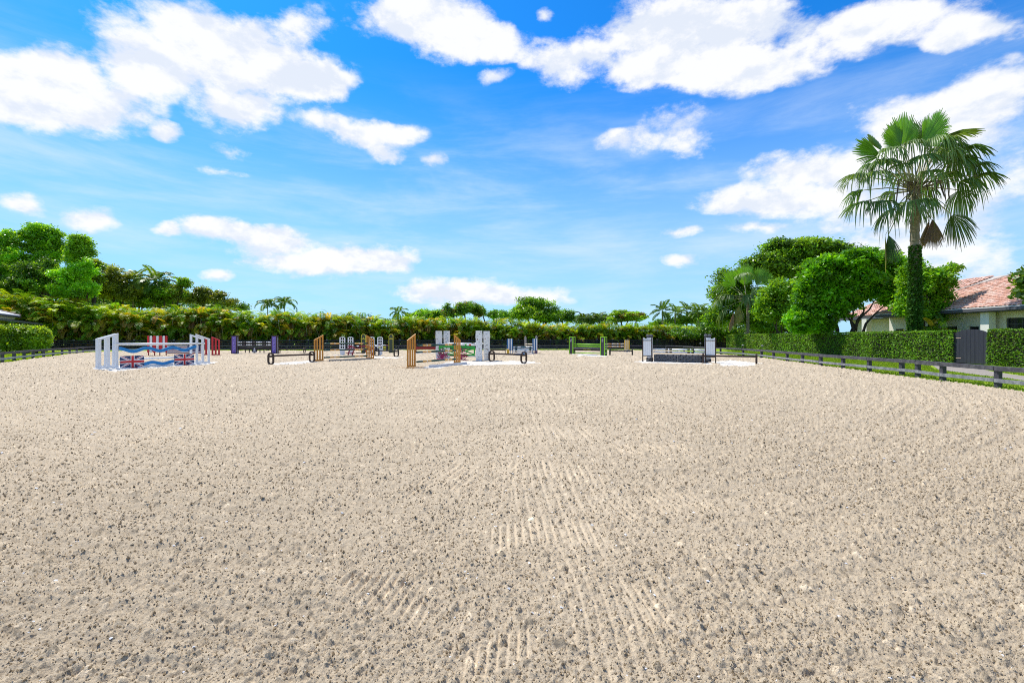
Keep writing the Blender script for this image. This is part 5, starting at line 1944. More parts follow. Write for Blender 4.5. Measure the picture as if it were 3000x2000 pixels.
# shrub row on the left lawn
SHR = [(-8, 45, 20, 40), (22, 40, 20, 36), (52, 38, 18, 34), (80, 36, 18, 34), (106, 36, 17, 32), (125, 34, 13, 30)]
for i, (px, ry_, rx_, hh) in enumerate(SHR):
    cy = 986 + (0 if i < 4 else 2)
    tree('lawn_shrub', ['bushy yellow-green shrub at the left frame edge behind the rail fence', 'second yellow-green shrub from the left edge, behind the notice box',
                        'third yellow-green shrub, half behind the notice box', 'fourth yellow-green shrub of the left row',
                        'fifth yellow-green shrub, next to the end of the left row', 'last yellow-green shrub at the right end of the left row'][i],
         [(px, cy, rx_ * 1.2, 30), (px + 3, cy + 16, rx_ * 1.2, 24), (px - 3, cy - 16, rx_ * .8, 14)], 48,
         [(.30, .46, .025), (.24, .40, .02), (.36, .48, .035), (.17, .30, .018)], 3.6, 380, 12, 50 + i, 1.0, (0, 0), r0=.06, spread=.2, cat='shrub', group='shrubs in a row on the left lawn')


# ------------------------------------------------------------------ clipped hedges
def hedge(name, label, pts, h, w, n_per_m2, leaf, seed, pal, ends=(True, True)):
    """pts: front line; the hedge's thickness goes to +x"""
    r = np.random.default_rng(seed)
    o = np.array([pts[0][0], pts[0][1]])
    e = thing(name, label, 'hedge', (o[0], o[1], -.03))
    core = MB()
    Vs, Qs, Cs = [], [], []
    off = 0
    pal = np.array(pal, float)
    for i in range(len(pts) - 1):
        a, b = np.array(pts[i][:2]) - o, np.array(pts[i + 1][:2]) - o
        d = b - a
        Ls = np.hypot(*d)
        d = d / Ls
        nrm = np.array([-d[1], d[0]])
        if nrm[0] < 0:
            nrm = -nrm
        c = (a + b) / 2 + nrm * (w / 2)
        core.box((c[0], c[1], h / 2 - .05), (w - .14, Ls + .02, h - .10), rz=math.atan2(d[1], d[0]) - math.pi / 2)
        faces = [('f', Ls * h), ('b', Ls * h * .3), ('t', Ls * w)]
        if (i == 0 and ends[0]):
            faces.append(('s', w * h))
        if (i == len(pts) - 2 and ends[1]):
            faces.append(('e', w * h))
        for kind, area in faces:
            dist = pts[i][1]
            k = int(area * n_per_m2)
            u, v = r.random(k), r.random(k)
            jit_ = r.normal(0, .022, k) + .035 * np.sin(u * Ls * 3 + i) * np.sin(v * 5)
            if kind in 'fb':
                s_ = 0 if kind == 'f' else w
                sg = -1 if kind == 'f' else 1
                P = np.stack([a[0] + d[0] * u * Ls + nrm[0] * (s_ + sg * jit_), a[1] + d[1] * u * Ls + nrm[1] * (s_ + sg * jit_), v * h], 1)
                out = np.array([nrm[0] * sg, nrm[1] * sg, 0.15])
            elif kind == 't':
                P = np.stack([a[0] + d[0] * u * Ls + nrm[0] * v * w, a[1] + d[1] * u * Ls + nrm[1] * v * w, h + jit_ + (r.random(k) < .02) * r.uniform(0, .12, k)], 1)
                out = np.array([0, 0, 1.0])
            else:
                q = 0 if kind == 's' else Ls
                sg = -1 if kind == 's' else 1
                P = np.stack([a[0] + d[0] * (q + sg * jit_) + nrm[0] * u * w, a[1] + d[1] * (q + sg * jit_) + nrm[1] * u * w, v * h], 1)
                out = np.array([d[0] * sg, d[1] * sg, 0.15])
            V, Q = leaf_quads(P, leaf, r, .2, .6, out[None] * 1.1)
            Vs.append(V)
            Qs.append(Q + off)
            off += len(V)
            tonef = 0.8 + 0.5 * vnoise(P[:, 1] * .9 + P[:, 0], P[:, 2] * 1.3 + 3, 7)
            cc = pal[r.integers(0, len(pal), k)] * r.uniform(.75, 1.25, (k, 1)) * tonef[:, None]
            Cs.append(np.repeat(cc, 4, 0))
    core.obj('dark_core', 'soil', e)  # solid dark box behind the leaves, shade inside the hedge put into its colour
    put('foliage', raw_mesh('foliage', np.concatenate(Vs), np.concatenate(Qs), mat='hedge', col=np.concatenate(Cs)), e)
    return e


HP = [(0.127, 0.287, 0.018), (0.161, 0.333, 0.021), (0.092, 0.218, 0.015), (0.218, 0.38, 0.034)]
HP_LIT = [(.22, .38, .035), (.28, .43, .05), (.17, .31, .03)]  # sunlight on the far stretch, put into its leaf colours
hedge('clipped_hedge', 'far end of the clipped hedge, leaves coloured paler as sunlit, beyond the garden lamps', [(29.1, 50.5), (29.4, 56), (29.2, 62)], 2.08, 1.0, 150, .085, 1, HP_LIT + HP[:1])
hedge('clipped_hedge', 'dark green clipped hedge stretch in front of the light airy tree', [(28.6, 44.2), (28.9, 50.3)], 2.07, 1.0, 170, .08, 2, HP, (True, False))
hedge('clipped_hedge', 'long clipped hedge in front of the glossy bush, ending at the dark gate', [(28.2, 29.15), (28.3, 34), (28.05, 35.4), (28.4, 37.0), (28.5, 44.0)], 2.08, 1.0, 300, .06, 3, HP, (True, True))
hedge('clipped_hedge', 'dark clipped hedge right of the gate, running out of the frame', [(28.0, 13), (28.15, 20), (28.2, 27.05)], 2.12, 1.0, 300, .06, 4, HP, (False, True))

# gate
e = thing('garden_gate', 'dark plank gate with arched top in the gap of the clipped hedge', 'gate', (28.35, 28.1, -.02), 0)
n = 8
for k in range(n):
    y0, y1 = -.98 + k * 1.96 / n, -.98 + (k + 1) * 1.96 / n
    rg = random.Random(k)
    g0 = .006 if k not in (2, 4, 5) else .012
    b = MB()
    f = lambda y: 1.80 + .36 * math.sqrt(max(0, 1 - (y / 1.05) ** 2))
    P = [(-y1 + g0, .06), (-y0 - g0, .06), (-y0 - g0, f(y0)), (-(y0 + y1) / 2, f((y0 + y1) / 2)), (-y1 + g0, f(y1))]
    x_ = rg.uniform(-.004, .004)
    b.prism([(p[0], p[1]) for p in P], -.02 + x_, .02 + x_)
    o = b.obj('plank', 'gate', e)
    o.rotation_euler = (0, 0, R(-90))
for z in (.35, 1.55):
    MB().box((.045, 0, z), (.04, 1.9, .12)).obj('ledge', 'gate', e)
for y, z in ((.78, 1.62), (.78, .35)):
    MB().box((-.028, y, z), (.01, .34, .045)).obj('hinge', 'steel', e)
for y in (-1.06, 1.06):
    MB().box((.02, y, .95), (.13, .11, 1.9)).obj('gate_post', 'gate', e)


# ------------------------------------------------------------------ palms
def frond(L, el0, curl, nl, ll, lw, r, droop=.9, tipw=.2):
    """one feather leaf growing along +x from the origin; returns verts, quads"""
    V, Q = [], []
    pts = []
    p = np.array([0.0, 0, 0])
    ang_ = el0
    nseg = 9
    for i in range(nseg + 1):
        pts.append(p.copy())
        p = p + np.array([math.cos(ang_), 0, math.sin(ang_)]) * L / nseg
        ang_ -= curl / nseg * (0.5 + i / nseg)
    pts = np.array(pts)
    w = .022 * L / 2
    for i in range(nseg):
        o = len(V)
        k0, k1 = w * (1 - .8 * i / nseg), w * (1 - .8 * (i + 1) / nseg)
        V += [pts[i] + [0, -k0, 0], pts[i] + [0, k0, 0], pts[i + 1] + [0, k1, 0], pts[i + 1] + [0, -k1, 0]]
        Q.append((o, o + 1, o + 2, o + 3))
    for i in range(nl):
        s = 0.16 + 0.84 * (i + .5) / nl
        f = s * nseg
        k = min(int(f), nseg - 1)
        c = pts[k] + (pts[k + 1] - pts[k]) * (f - k)
        t = (pts[k + 1] - pts[k])
        t = t / np.linalg.norm(t)
        le = ll * (math.sin(math.pi * min(1, s * .92 + .08)) ** .55) * r.uniform(.85, 1.1)
        for sg in (-1, 1):
            out = t * .55 + np.array([0, sg * .85, 0]) + np.array([-t[2], 0, t[0]]) * .28
            out = out / np.linalg.norm(out)
            m = c + out * le * .5
            e_ = c + out * le + np.array([0, 0, -droop * le * r.uniform(.45, .75)])
            wd = t * lw
            o = len(V)
            V += [c - wd * .4, m - wd * .5 + [0, 0, -droop * le * .1], e_, m + wd * .5 + [0, 0, -droop * le * .1]]
            Q.append((o, o + 1, o + 2, o + 3))
    return np.array(V), np.array(Q)


def rotz(V, a):
    c, s = math.cos(a), math.sin(a)
    W = V.copy()
    W[:, 0] = V[:, 0] * c - V[:, 1] * s
    W[:, 1] = V[:, 0] * s + V[:, 1] * c
    return W


A_PAL = [(0.317, 0.512, 0.02), (0.439, 0.586, 0.022), (0.195, 0.415, 0.017), (0.561, 0.561, 0.024), (0.146, 0.329, 0.016), (0.634, 0.464, 0.03), (0.244, 0.464, 0.018)]
A_OLD = [(.48, .24, .04), (.36, .20, .08), (.50, .32, .07)]


def areca_meshes(seed):
    r = np.random.default_rng(seed)
    Vs, Qs, Cs = [], [], []
    off = 0
    canes = MB()
    stems = []
    for k in range(12):
        x, y = r.normal(0, .42, 2)
        hh = r.uniform(0.7, 4.3)
        lx, ly = x * .5 + r.normal(0, .25), y * .5 + r.normal(0, .25)
        pts = [(x, y, 0), (x + lx * .3, y + ly * .3, hh * .5), (x + lx * .8, y + ly * .8, hh)]
        canes.tube([Vector(q) for q in pts], [.05, .042, .03], 5)
        stems.append(((pts[2]), k))
    for (q, k) in stems:
        nf = 7
        hue = r.integers(0, len(A_PAL))
        for i in range(nf):
            old = r.random() < .10
            L_ = r.uniform(1.9, 2.7)
            el_ = R(r.uniform(25, 88)) if not old else R(r.uniform(-10, 20))
            V, Q = frond(L_, el_, R(r.uniform(80, 165)), 16, .60, .12, r, .5)
            V = rotz(V, r.uniform(0, 2 * math.pi)) + np.array(q)
            base = A_PAL[hue] if r.random() < .6 else A_PAL[r.integers(0, len(A_PAL))]
            if old:
                base = A_OLD[r.integers(0, 3)]
            Vs.append(V)
            Qs.append(Q + off)
            off += len(V)
            cc = np.repeat(np.array(base)[None] * r.uniform(.55, 1.3), len(V), 0)
            cc = cc * r.uniform(.85, 1.15, (len(V), 1))
            Cs.append(cc)
    return (raw_mesh('fronds', np.concatenate(Vs), np.concatenate(Qs), mat='areca', col=np.concatenate(Cs)), canes.mesh('canes', ['cane']))


AM = [areca_meshes(300 + i) for i in range(7)]
HLINE = [(-82, 63.5), (-60, 65.5), (-24, 69.0), (6, 74.0), (40, 79.5)]
HTOP = [(-300, 858), (50, 868), (200, 880), (300, 893), (450, 908), (765, 912), (1020, 928), (1400, 936), (1660, 950), (1910, 953), (2090, 960), (2300, 962)]
rg = random.Random(5)
AL = 'yellow-green areca palm clump with arching fronds, one of the tall hedge behind the arena'
for row, (dy, step) in enumerate(((0, 1.18), (1.6, 1.5))):
    for (x, y) in dens_pts(HLINE, step):
        x += rg.uniform(-.35, .35)
        y += dy + rg.uniform(-.3, .3)
        px = 1500 + F * x / y
        py = np.interp(px, [a for a, _ in HTOP], [b for _, b in HTOP])
        top = Z(py, y) + rg.uniform(-.6, .5) + (.15 if row else -.1)
        k = rg.randrange(len(AM))
        e = thing('areca_palm', AL, 'palm', (x, y, -.03), rg.uniform(0, 6.28), 'areca palms of the tall hedge')
        s = top / 5.3
        e.scale = (max(.85, s * .95) * rg.uniform(.9, 1.1), max(.85, s * .95), s)
        put('fronds', AM[k][0], e)
        put('canes', AM[k][1], e)
r_ = np.random.default_rng(77)
Pu = []  # dark leaf mass added to close bright gaps between the palm stems
for (x, y) in dens_pts(HLINE, .28):
    hmax = max(2.2, Z(np.interp(1500 + F * x / y, [a for a, _ in HTOP], [b for _, b in HTOP]), y) * .72)
    Pu.append(np.stack([x + r_.normal(0, .3, 60), y + 2.4 + r_.uniform(-.5, .6, 60), r_.uniform(0, hmax, 60)], 1))
Pu = np.concatenate(Pu)
V, Q = leaf_quads(Pu, .26, r_, .2, .5)
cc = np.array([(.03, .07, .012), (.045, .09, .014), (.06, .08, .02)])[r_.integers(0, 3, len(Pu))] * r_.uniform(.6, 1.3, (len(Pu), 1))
tag(put('gap_leaves', raw_mesh('gap_leaves', V, Q, mat='leaf', col=np.repeat(cc, 4, 0))), 'added dark leaves closing bright gaps behind the stems of the tall palm hedge', 'gap_leaves', kind='stuff')
e = thing('areca_palm', 'small bright feathery palm by the house wall, just left of the garden gate', 'palm', (*D(2742, 36), -.03), 1.0)
e.scale = (.62, .62, .60)
put('fronds', AM[2][0], e)
put('canes', AM[2][1], e)


def feather_palm(px, d, zc, Lf, nf, label, seed, pal, lean=0.0, name='coconut_palm', rt=.16, curl=(90, 150), nl=26, ll=.8, trunk='trunk_pale', group=None, els=(-25, 80), lw=.07):
    r = np.random.default_rng(seed)
    x, y = D(px, d)
    e = thing(name, label, 'palm', (x, y, -.03), 0, group)
    Vs, Qs, Cs = [], [], []
    off = 0
    top = np.array([lean, 0, zc])
    for i in range(nf):
        el_ = R(els[0] + (els[1] - els[0]) * (i + .5) / nf)
        V, Q = frond(Lf * r.uniform(.85, 1.1), el_, R(r.uniform(*curl)), nl, ll, lw, r, .9)
        V = rotz(V, i * 2.4 + r.uniform(-.3, .3)) + top
        Vs.append(V)
        Qs.append(Q + off)
        off += len(V)
        Cs.append(np.repeat(np.array(pal[r.integers(0, len(pal))])[None], len(V), 0) * r.uniform(.8, 1.2, (len(V), 1)))
    put('fronds', raw_mesh('fronds', np.concatenate(Vs), np.concatenate(Qs), mat='areca', col=np.concatenate(Cs)), e)
    b = MB()
    pts = [Vector((lean * (s ** 1.6), 0, zc * s)) for s in np.linspace(0, 1, 7)]
    b.tube(pts, [rt * (1.25 - .45 * s) for s in np.linspace(0, 1, 7)], 8)
    b.obj('trunk', trunk, e, smooth=True)
    b = MB()
    b.cyl((lean, 0, zc - .7), (lean, 0, zc + .1), rt * 1.1, rt * .8, 8)
    b.obj('crownshaft', 'cane', e)
    return e


CP = [(.11, .22, .016), (.15, .26, .018), (.08, .17, .013)]
feather_palm(386, 82, Z(822, 82), 4.2, 15, 'coconut palm left of its twin, paler windblown fronds', 1, [(.22, .30, .03), (.16, .25, .022)], .5, ll=1.0, nl=30, lw=.24)
feather_palm(447, 82, Z(826, 82), 4.2, 17, 'coconut palm right of its twin, darker upright fronds', 2, CP, .6, ll=1.0, nl=30, lw=.24)
feather_palm(784, 80, Z(893, 80), 2.4, 12, 'small feathery palm above the hedge, left one of a pair', 3, CP, rt=.08, nl=20, ll=.75, curl=(120, 170), els=(10, 80), lw=.2)
feather_palm(834, 80, Z(890, 80), 2.6, 13, 'small feathery palm above the hedge, right one of a pair', 4, CP, rt=.08, nl=20, ll=.75, curl=(120, 170), els=(10, 80), lw=.2)
feather_palm(1168, 84, Z(915, 84), 2.2, 11, 'single small palm tuft over the hedge, left of centre', 5, CP, rt=.08, nl=18, ll=.75, lw=.2)
feather_palm(1941, 92, Z(912, 92), 3.2, 12, 'royal palm with clear pale trunk above the hedge, leftmost of its group', 6, [(.08, .17, .014), (.11, .21, .015)], rt=.2, nl=18, ll=.9, els=(-30, 85), curl=(60, 130), lw=.25)
for i, (px, py, d) in enumerate(((1978, 918, 96), (2012, 912, 98), (2045, 915, 94), (2068, 920, 92))):
    feather_palm(px, d, Z(py, d), 3.3, 13, ['second palm of the group left of the shade tree, pale trunk', 'third palm of the group left of the shade tree, bushy crown',
                 'fourth palm of the group left of the shade tree, dark', 'last dark palm, nearest the shade tree'][i], 10 + i,
                 [(.10, .20, .016), (.14, .24, .02)], rt=.18, nl=16, ll=.95, els=(-20, 80), curl=(80, 140), lw=.25)
for i, px in enumerate((1708, 1728, 1752, 1786)):
    feather_palm(px, 96, Z(932 + (i % 2) * 4, 96), 2.5, 10, ['dark palm behind the hedge right of the domed tree, leftmost of four', 'dark palm behind the hedge right of the domed tree, second of four',
                 'dark palm behind the hedge right of the domed tree, third of four', 'dark palm behind the hedge right of the domed tree, rightmost of four'][i], 20 + i,
                 [(.06, .13, .014), (.09, .16, .015)], rt=.12, nl=16, ll=.8, lw=.28)


def fan_leaf(hub, axis, side, Rr, arc, nseg, droop, r, split=.5, width=1.0):
    """pleated fan: hub point, axis direction, side direction; tips droop under gravity"""
    hub, axis, side = np.array(hub, float), np.array(axis, float), np.array(side, float)
    axis /= np.linalg.norm(axis)
    side -= axis * side.dot(axis)
    side /= np.linalg.norm(side)
    nrm = np.cross(axis, side)
    V, Q = [], []
    rs = [0.04, split, split + (1 - split) * .55, 1.0]
    tear = r.random(nseg) < .10
    for k in range(nseg):
        a0, a1 = -arc + 2 * arc * k / nseg, -arc + 2 * arc * (k + 1) / nseg
        am = (a0 + a1) / 2
        Lk = Rr * (1.0 - .22 * abs(am / arc) ** 2) * r.uniform(.9, 1.06)
        dk = droop * r.uniform(.75, 1.3)
        if tear[k]:
            dk *= 1.6
        o = len(V)
        for j, q in enumerate(rs):
            rad = Lk * q
            if j <= 1:
                e0, e1, em = a0, a1, am
            elif j == 2:
                e0, e1, em = am - (am - a0) * .85, am + (a1 - am) * .85, am
            else:
                e0, e1, em = am - .006, am + .006, am
            for idx_, aa in enumerate((e0, em, e1)):
                lift = (.020 if idx_ == 1 else -.012) * Rr * min(1, q * 2) * (1 if j < 3 else .3)
                p = hub + (axis * math.cos(aa) + side * math.sin(aa) * width) * rad + nrm * lift
                dz = dk * Lk * max(0, q - .36) ** 1.25
                hfac = 1 - .42 * min(1.3, dk) * max(0, q - .3)
                v = p - hub
                v = np.array([v[0] * hfac, v[1] * hfac, v[2]])
                p = hub + v
                p[2] -= dz
                V.append(p)
        for j in range(3):
            for s in (0, 1):
                Q.append((o + j * 3 + s, o + j * 3 + s + 1, o + (j + 1) * 3 + s + 1, o + (j + 1) * 3 + s))
    return np.array(V), np.array(Q)


def fan_palm(name, label, px, d, crown_py, specs, scale_, org, seed, trunk_r, ivy, n_extra=10, Rd=2.0):
    """specs: (hub x, hub y, dir x, dir y(up), depth tilt, radius px, arc deg, droop, kind, depth offset)"""
    r = np.random.default_rng(seed)
    x0, y0 = D(px, d)
    zc = Z(crown_py, d)
    e = thing(name, label, 'palm', (x0, y0, -.03))
    m = d / F / scale_
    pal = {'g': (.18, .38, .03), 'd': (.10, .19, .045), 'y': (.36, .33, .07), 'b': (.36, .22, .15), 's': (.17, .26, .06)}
    pet = MB()
    top = np.array([0, 0, zc])
    for k, sp in enumerate(specs):
        hx, hy, dx, dz, dyy, rad, arc, droop, kind, dep = sp
        hub = np.array([(org[0] + hx / scale_ - px) * d / F, dep, Z(org[1] + hy / scale_, d)])
        axis = np.array([dx, dyy, dz], float)
        if kind in ('g',):
            side = np.array([dz, .25, -dx])
        else:
            side = np.cross(axis, [0, 0, 1.0])
            side = side + np.array([.25, 0, 0])
        V, Q = fan_leaf(hub, axis, side, rad * m * 1.0, R(arc), 30, droop, r, .54 if kind == 'g' else .46)
        c = np.array(pal[kind])
        cc = np.repeat(c[None], len(V), 0) * np.repeat(r.uniform(.8, 1.25, (len(V) // 12, 1)), 12, 0)
        # straw-coloured tips
        tips = np.zeros(len(V), bool)
        tips.reshape(-1, 12)[:, 9:] = True
        cc[tips] = cc[tips] * .7 + np.array([.16, .14, .05]) * .3
        put('fan_leaf', raw_mesh('fan_leaf', V, Q, mat='fan', col=cc), e)
        p0 = Vector(top) + Vector((np.sign(hub[0]) * .15, 0, -.3))
        p2 = Vector(hub)
        pm = p0.lerp(p2, .5) + Vector((0, 0, .06 * (p2 - p0).length))
        pet.tube([p0, pm, p2], [.055, .04, .028] if kind not in 'yb' else [.02, .016, .014], 5)
    pet.obj('petioles', 'cane', e, smooth=True)
    b = MB()
    zs = np.linspace(0, zc - .1, 40)
    for i in range(39):
        rr = trunk_r * (1.08 - .14 * zs[i] / zc) + (.018 if i % 2 else 0)
        b.cyl((0, 0, zs[i]), (0, 0, zs[i + 1] + .01), rr + .012, rr - .01, 12)
    b.obj('trunk', 'trunk', e)
    b = MB()
    rgg = random.Random(seed)
    for k in range(26):
        a = rgg.uniform(0, 6.28)
        z = zc - rgg.uniform(.1, 1.0)
        p = Vector((math.cos(a) * trunk_r, math.sin(a) * trunk_r, z))
        b.beam(p, p + Vector((math.cos(a) * .22, math.sin(a) * .22, .28)), .11, .03)
    b.obj('boots', 'trunk', e)
    if ivy:
        k = 15000
        hmax = zc * .66
        zz = r.random(k) ** 1.25 * hmax
        aa = r.uniform(0, 2 * math.pi, k)
        rr = trunk_r * 1.12 + np.abs(r.normal(0, .05, k)) * (1.4 - zz / hmax) + .05 * (vnoise(aa * 3, zz * 2, 3)) * (1.3 - zz / hmax) * 3 * .6
        keep = r.random(k) < np.clip(1.35 - zz / hmax, 0, 1)
        P = np.stack([np.cos(aa) * rr, np.sin(aa) * rr, zz], 1)[keep]
        out = np.stack([np.cos(aa), np.sin(aa), np.zeros(k)], 1)[keep]
        V, Q = leaf_quads(P, .085, r, .2, .7, out)
        cc = np.array([(.05, .15, .014), (.07, .20, .017), (.04, .12, .012)])[r.integers(0, 3, len(P))] * r.uniform(.7, 1.4, (len(P), 1))
        put('climbing_ivy', raw_mesh('climbing_ivy', V, Q, mat='hedge', col=np.repeat(cc, 4, 0)), e)
    # dark fruit strings
    b = MB()
    for (fx, fz) in ((-.25, .15), (.3, .1), (-.5, .0), (.55, -.1), (.9, .2), (-.9, .2)):
        for q in range(3):
            L_ = rgg.uniform(.9, 1.9) * Rd / 2
            s = Vector((fx * .4, -.2, zc + fz))
            m_ = s + Vector((fx * 1.6 + rgg.uniform(-.2, .2), rgg.uniform(-.7, .1), .1))
            t_ = m_ + Vector((fx * .3 + rgg.uniform(-.15, .15), rgg.uniform(-.1, .1), -L_))
            b.tube([s, m_, m_.lerp(t_, .5) + Vector((rgg.uniform(-.05, .05), 0, 0)), t_], [.025, .022, .03, .012], 5)
    b.obj('fruit_strings', 'bark', e)
    return e


S6, O6 = 3.015, (2400, 280)
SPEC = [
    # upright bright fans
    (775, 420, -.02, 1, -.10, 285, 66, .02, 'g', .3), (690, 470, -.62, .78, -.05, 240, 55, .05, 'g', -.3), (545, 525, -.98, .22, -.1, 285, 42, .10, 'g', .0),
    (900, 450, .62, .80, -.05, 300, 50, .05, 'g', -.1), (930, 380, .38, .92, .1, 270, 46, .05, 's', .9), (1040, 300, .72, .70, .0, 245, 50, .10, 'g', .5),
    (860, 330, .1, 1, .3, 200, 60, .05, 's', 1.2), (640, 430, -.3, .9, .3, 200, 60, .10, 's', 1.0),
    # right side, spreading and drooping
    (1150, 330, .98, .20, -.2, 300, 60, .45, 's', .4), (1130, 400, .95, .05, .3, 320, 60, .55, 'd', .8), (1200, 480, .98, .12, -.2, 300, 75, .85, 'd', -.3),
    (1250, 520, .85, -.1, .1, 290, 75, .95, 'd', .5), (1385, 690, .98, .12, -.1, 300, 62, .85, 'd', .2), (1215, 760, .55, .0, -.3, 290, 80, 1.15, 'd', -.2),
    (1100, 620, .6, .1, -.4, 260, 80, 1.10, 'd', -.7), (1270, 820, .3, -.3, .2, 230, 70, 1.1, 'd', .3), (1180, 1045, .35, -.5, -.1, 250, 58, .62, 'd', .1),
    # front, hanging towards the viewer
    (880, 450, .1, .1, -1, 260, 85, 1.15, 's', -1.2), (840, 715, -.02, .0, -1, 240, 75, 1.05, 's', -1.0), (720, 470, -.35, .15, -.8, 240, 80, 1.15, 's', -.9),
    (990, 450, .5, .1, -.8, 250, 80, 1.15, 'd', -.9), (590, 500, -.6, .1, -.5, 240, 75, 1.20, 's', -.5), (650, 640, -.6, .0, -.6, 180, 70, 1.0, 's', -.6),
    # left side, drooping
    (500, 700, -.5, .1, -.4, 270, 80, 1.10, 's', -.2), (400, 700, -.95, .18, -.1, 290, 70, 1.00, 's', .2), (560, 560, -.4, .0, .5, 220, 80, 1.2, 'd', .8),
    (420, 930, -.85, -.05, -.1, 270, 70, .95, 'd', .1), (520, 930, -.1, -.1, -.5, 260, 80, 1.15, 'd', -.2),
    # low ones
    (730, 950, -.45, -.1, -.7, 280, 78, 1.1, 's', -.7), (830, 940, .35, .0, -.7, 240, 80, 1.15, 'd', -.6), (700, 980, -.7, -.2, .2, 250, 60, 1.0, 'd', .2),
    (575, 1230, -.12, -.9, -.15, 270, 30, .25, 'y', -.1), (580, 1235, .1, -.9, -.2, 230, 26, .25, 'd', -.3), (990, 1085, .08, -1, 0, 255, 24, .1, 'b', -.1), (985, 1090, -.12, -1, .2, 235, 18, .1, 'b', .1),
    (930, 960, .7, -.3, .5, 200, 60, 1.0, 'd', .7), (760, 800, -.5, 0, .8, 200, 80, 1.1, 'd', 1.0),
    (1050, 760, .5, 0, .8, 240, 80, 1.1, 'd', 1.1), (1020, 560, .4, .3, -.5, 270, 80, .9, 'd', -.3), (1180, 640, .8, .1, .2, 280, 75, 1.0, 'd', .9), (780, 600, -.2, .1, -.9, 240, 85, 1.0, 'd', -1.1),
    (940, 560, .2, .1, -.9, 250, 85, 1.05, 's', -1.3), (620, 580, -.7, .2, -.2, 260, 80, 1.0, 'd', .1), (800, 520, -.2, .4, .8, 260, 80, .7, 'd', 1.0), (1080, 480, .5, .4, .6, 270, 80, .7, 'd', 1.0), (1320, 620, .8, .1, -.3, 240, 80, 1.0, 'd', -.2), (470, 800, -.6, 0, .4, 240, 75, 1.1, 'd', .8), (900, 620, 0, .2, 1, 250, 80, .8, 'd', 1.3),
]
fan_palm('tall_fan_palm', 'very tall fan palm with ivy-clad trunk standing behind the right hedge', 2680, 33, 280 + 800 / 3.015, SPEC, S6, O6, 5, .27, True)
SP2 = [(350, 330, 0, 1, -.1, 165, 60, .05, 'g', .2), (280, 340, -.6, .8, -.1, 150, 55, .15, 'g', 0), (430, 330, .55, .8, 0, 160, 50, .15, 'g', .1), (470, 300, .9, .4, 0, 110, 50, .2, 'g', .2),
       (240, 400, -.9, .2, -.3, 140, 70, .9, 's', 0), (200, 430, -.8, 0, .1, 120, 70, 1.0, 's', .2), (320, 260, -.1, .3, -.9, 130, 80, 1.1, 's', -.6), (400, 350, .5, .1, -.7, 150, 80, 1.0, 's', -.5),
       (300, 480, -.2, -.6, -.3, 140, 36, .3, 'y', -.2), (270, 520, -.3, -.8, -.2, 130, 30, .3, 'b', 0), (460, 350, .8, 0, -.2, 140, 65, .8, 's', .1), (420, 400, .5, -.2, -.3, 120, 60, 1, 'd', 0),
       (250, 330, -.7, .2, .4, 140, 70, .8, 'd', .6), (350, 400, 0, -.2, -1, 130, 70, 1.1, 'd', -.6), (230, 480, -.6, -.3, 0, 130, 60, 1, 's', 0)]
fan_palm('small_fan_palm', 'shorter fan palm with drooping greyish leaves before the shade tree', 2191, 60, 872, SP2, S5, O5, 6, .17, False, Rd=1.0)


# ------------------------------------------------------------------ house on the right
EX, SL = 34.4, 0.46            # eave line and roof slope


def tile_mesh(seed, tint):
    r = np.random.default_rng(seed)
    n = 7
    V, Q = [], []
    w, l = .30, .40
    for j in (0, 1):
        for i in range(n):
            u = i / (n - 1)
            prof = .075 * math.sin(u * math.pi * 1.0) ** .8 if u < .999 else 0
            V.append((l * j, (u - .5) * w, prof * (1 - .15 * j) + (.035 if j == 0 else .0)))
    for i in range(n - 1):
        Q.append((i, i + n, i + n + 1, i + 1))
    # front lip
    o = len(V)
    for i in range(n):
        V.append((0, V[i][1], V[i][2] - .022))
    for i in range(n - 1):
        Q.append((i, i + 1, o + i + 1, o + i))
    V = np.array(V)
    return V, np.array(Q)


TCOL = [(.66, .37, .27), (.70, .43, .33), (.58, .31, .22), (.72, .50, .40), (.52, .27, .19), (.64, .40, .32)]
TV, TQ = tile_mesh(0, None)
th_ = math.atan(SL)


def tile_place(X, Y):
    """eave side of a tile at X; up-slope is +x"""
    z = 3.8 + SL * (X - EX) + .05
    c, s = math.cos(th_), math.sin(th_)
    V = TV.copy()
    W = V.copy()
    W[:, 0] = V[:, 0] * c - V[:, 2] * s + X
    W[:, 2] = V[:, 0] * s + V[:, 2] * c + z
    W[:, 1] = V[:, 1] + Y
    return W


house = thing('tiled_house', 'cream single-storey house with pink clay tile roof behind the right hedge', 'house', (34.4, 34, -.03))
ho = np.array([34.4, 34, -.03])
YC = 43.0
spots = []
rr_ = random.Random(9)
nrow = int(11.5 / (.36 * math.cos(th_)))
for k in range(nrow):
    X = EX - .05 + k * .36 * math.cos(th_)
    Y = 16.0
    while Y < YC - (X - EX) - .1:
        spots.append((X, Y + (rr_.uniform(-.008, .008)), 34.4 <= 1e9))
        Y += .285
vis = [s for s in spots if (s[0] / s[1]) < 1.13]
vis.sort(key=lambda s: s[1] ** 2 + s[0] ** 2)
near_t = vis[:290]
near_set = set(id(s) for s in near_t)
tm = []
for i, c in enumerate(TCOL):
    W = TV.copy()
    cc = np.repeat(np.array(c)[None], len(W), 0)
    tm.append(raw_mesh('roof_tile', W, TQ, mat='tile', col=cc))
for s in near_t:
    o = put('roof_tile', tm[rr_.randrange(6)], house, (s[0] - ho[0], s[1] - ho[1], 3.8 + SL * (s[0] - EX) + .05 - ho[2]))
    o.rotation_euler = (0, -th_, 0)
Vs, Qs, Cs, off = [], [], [], 0
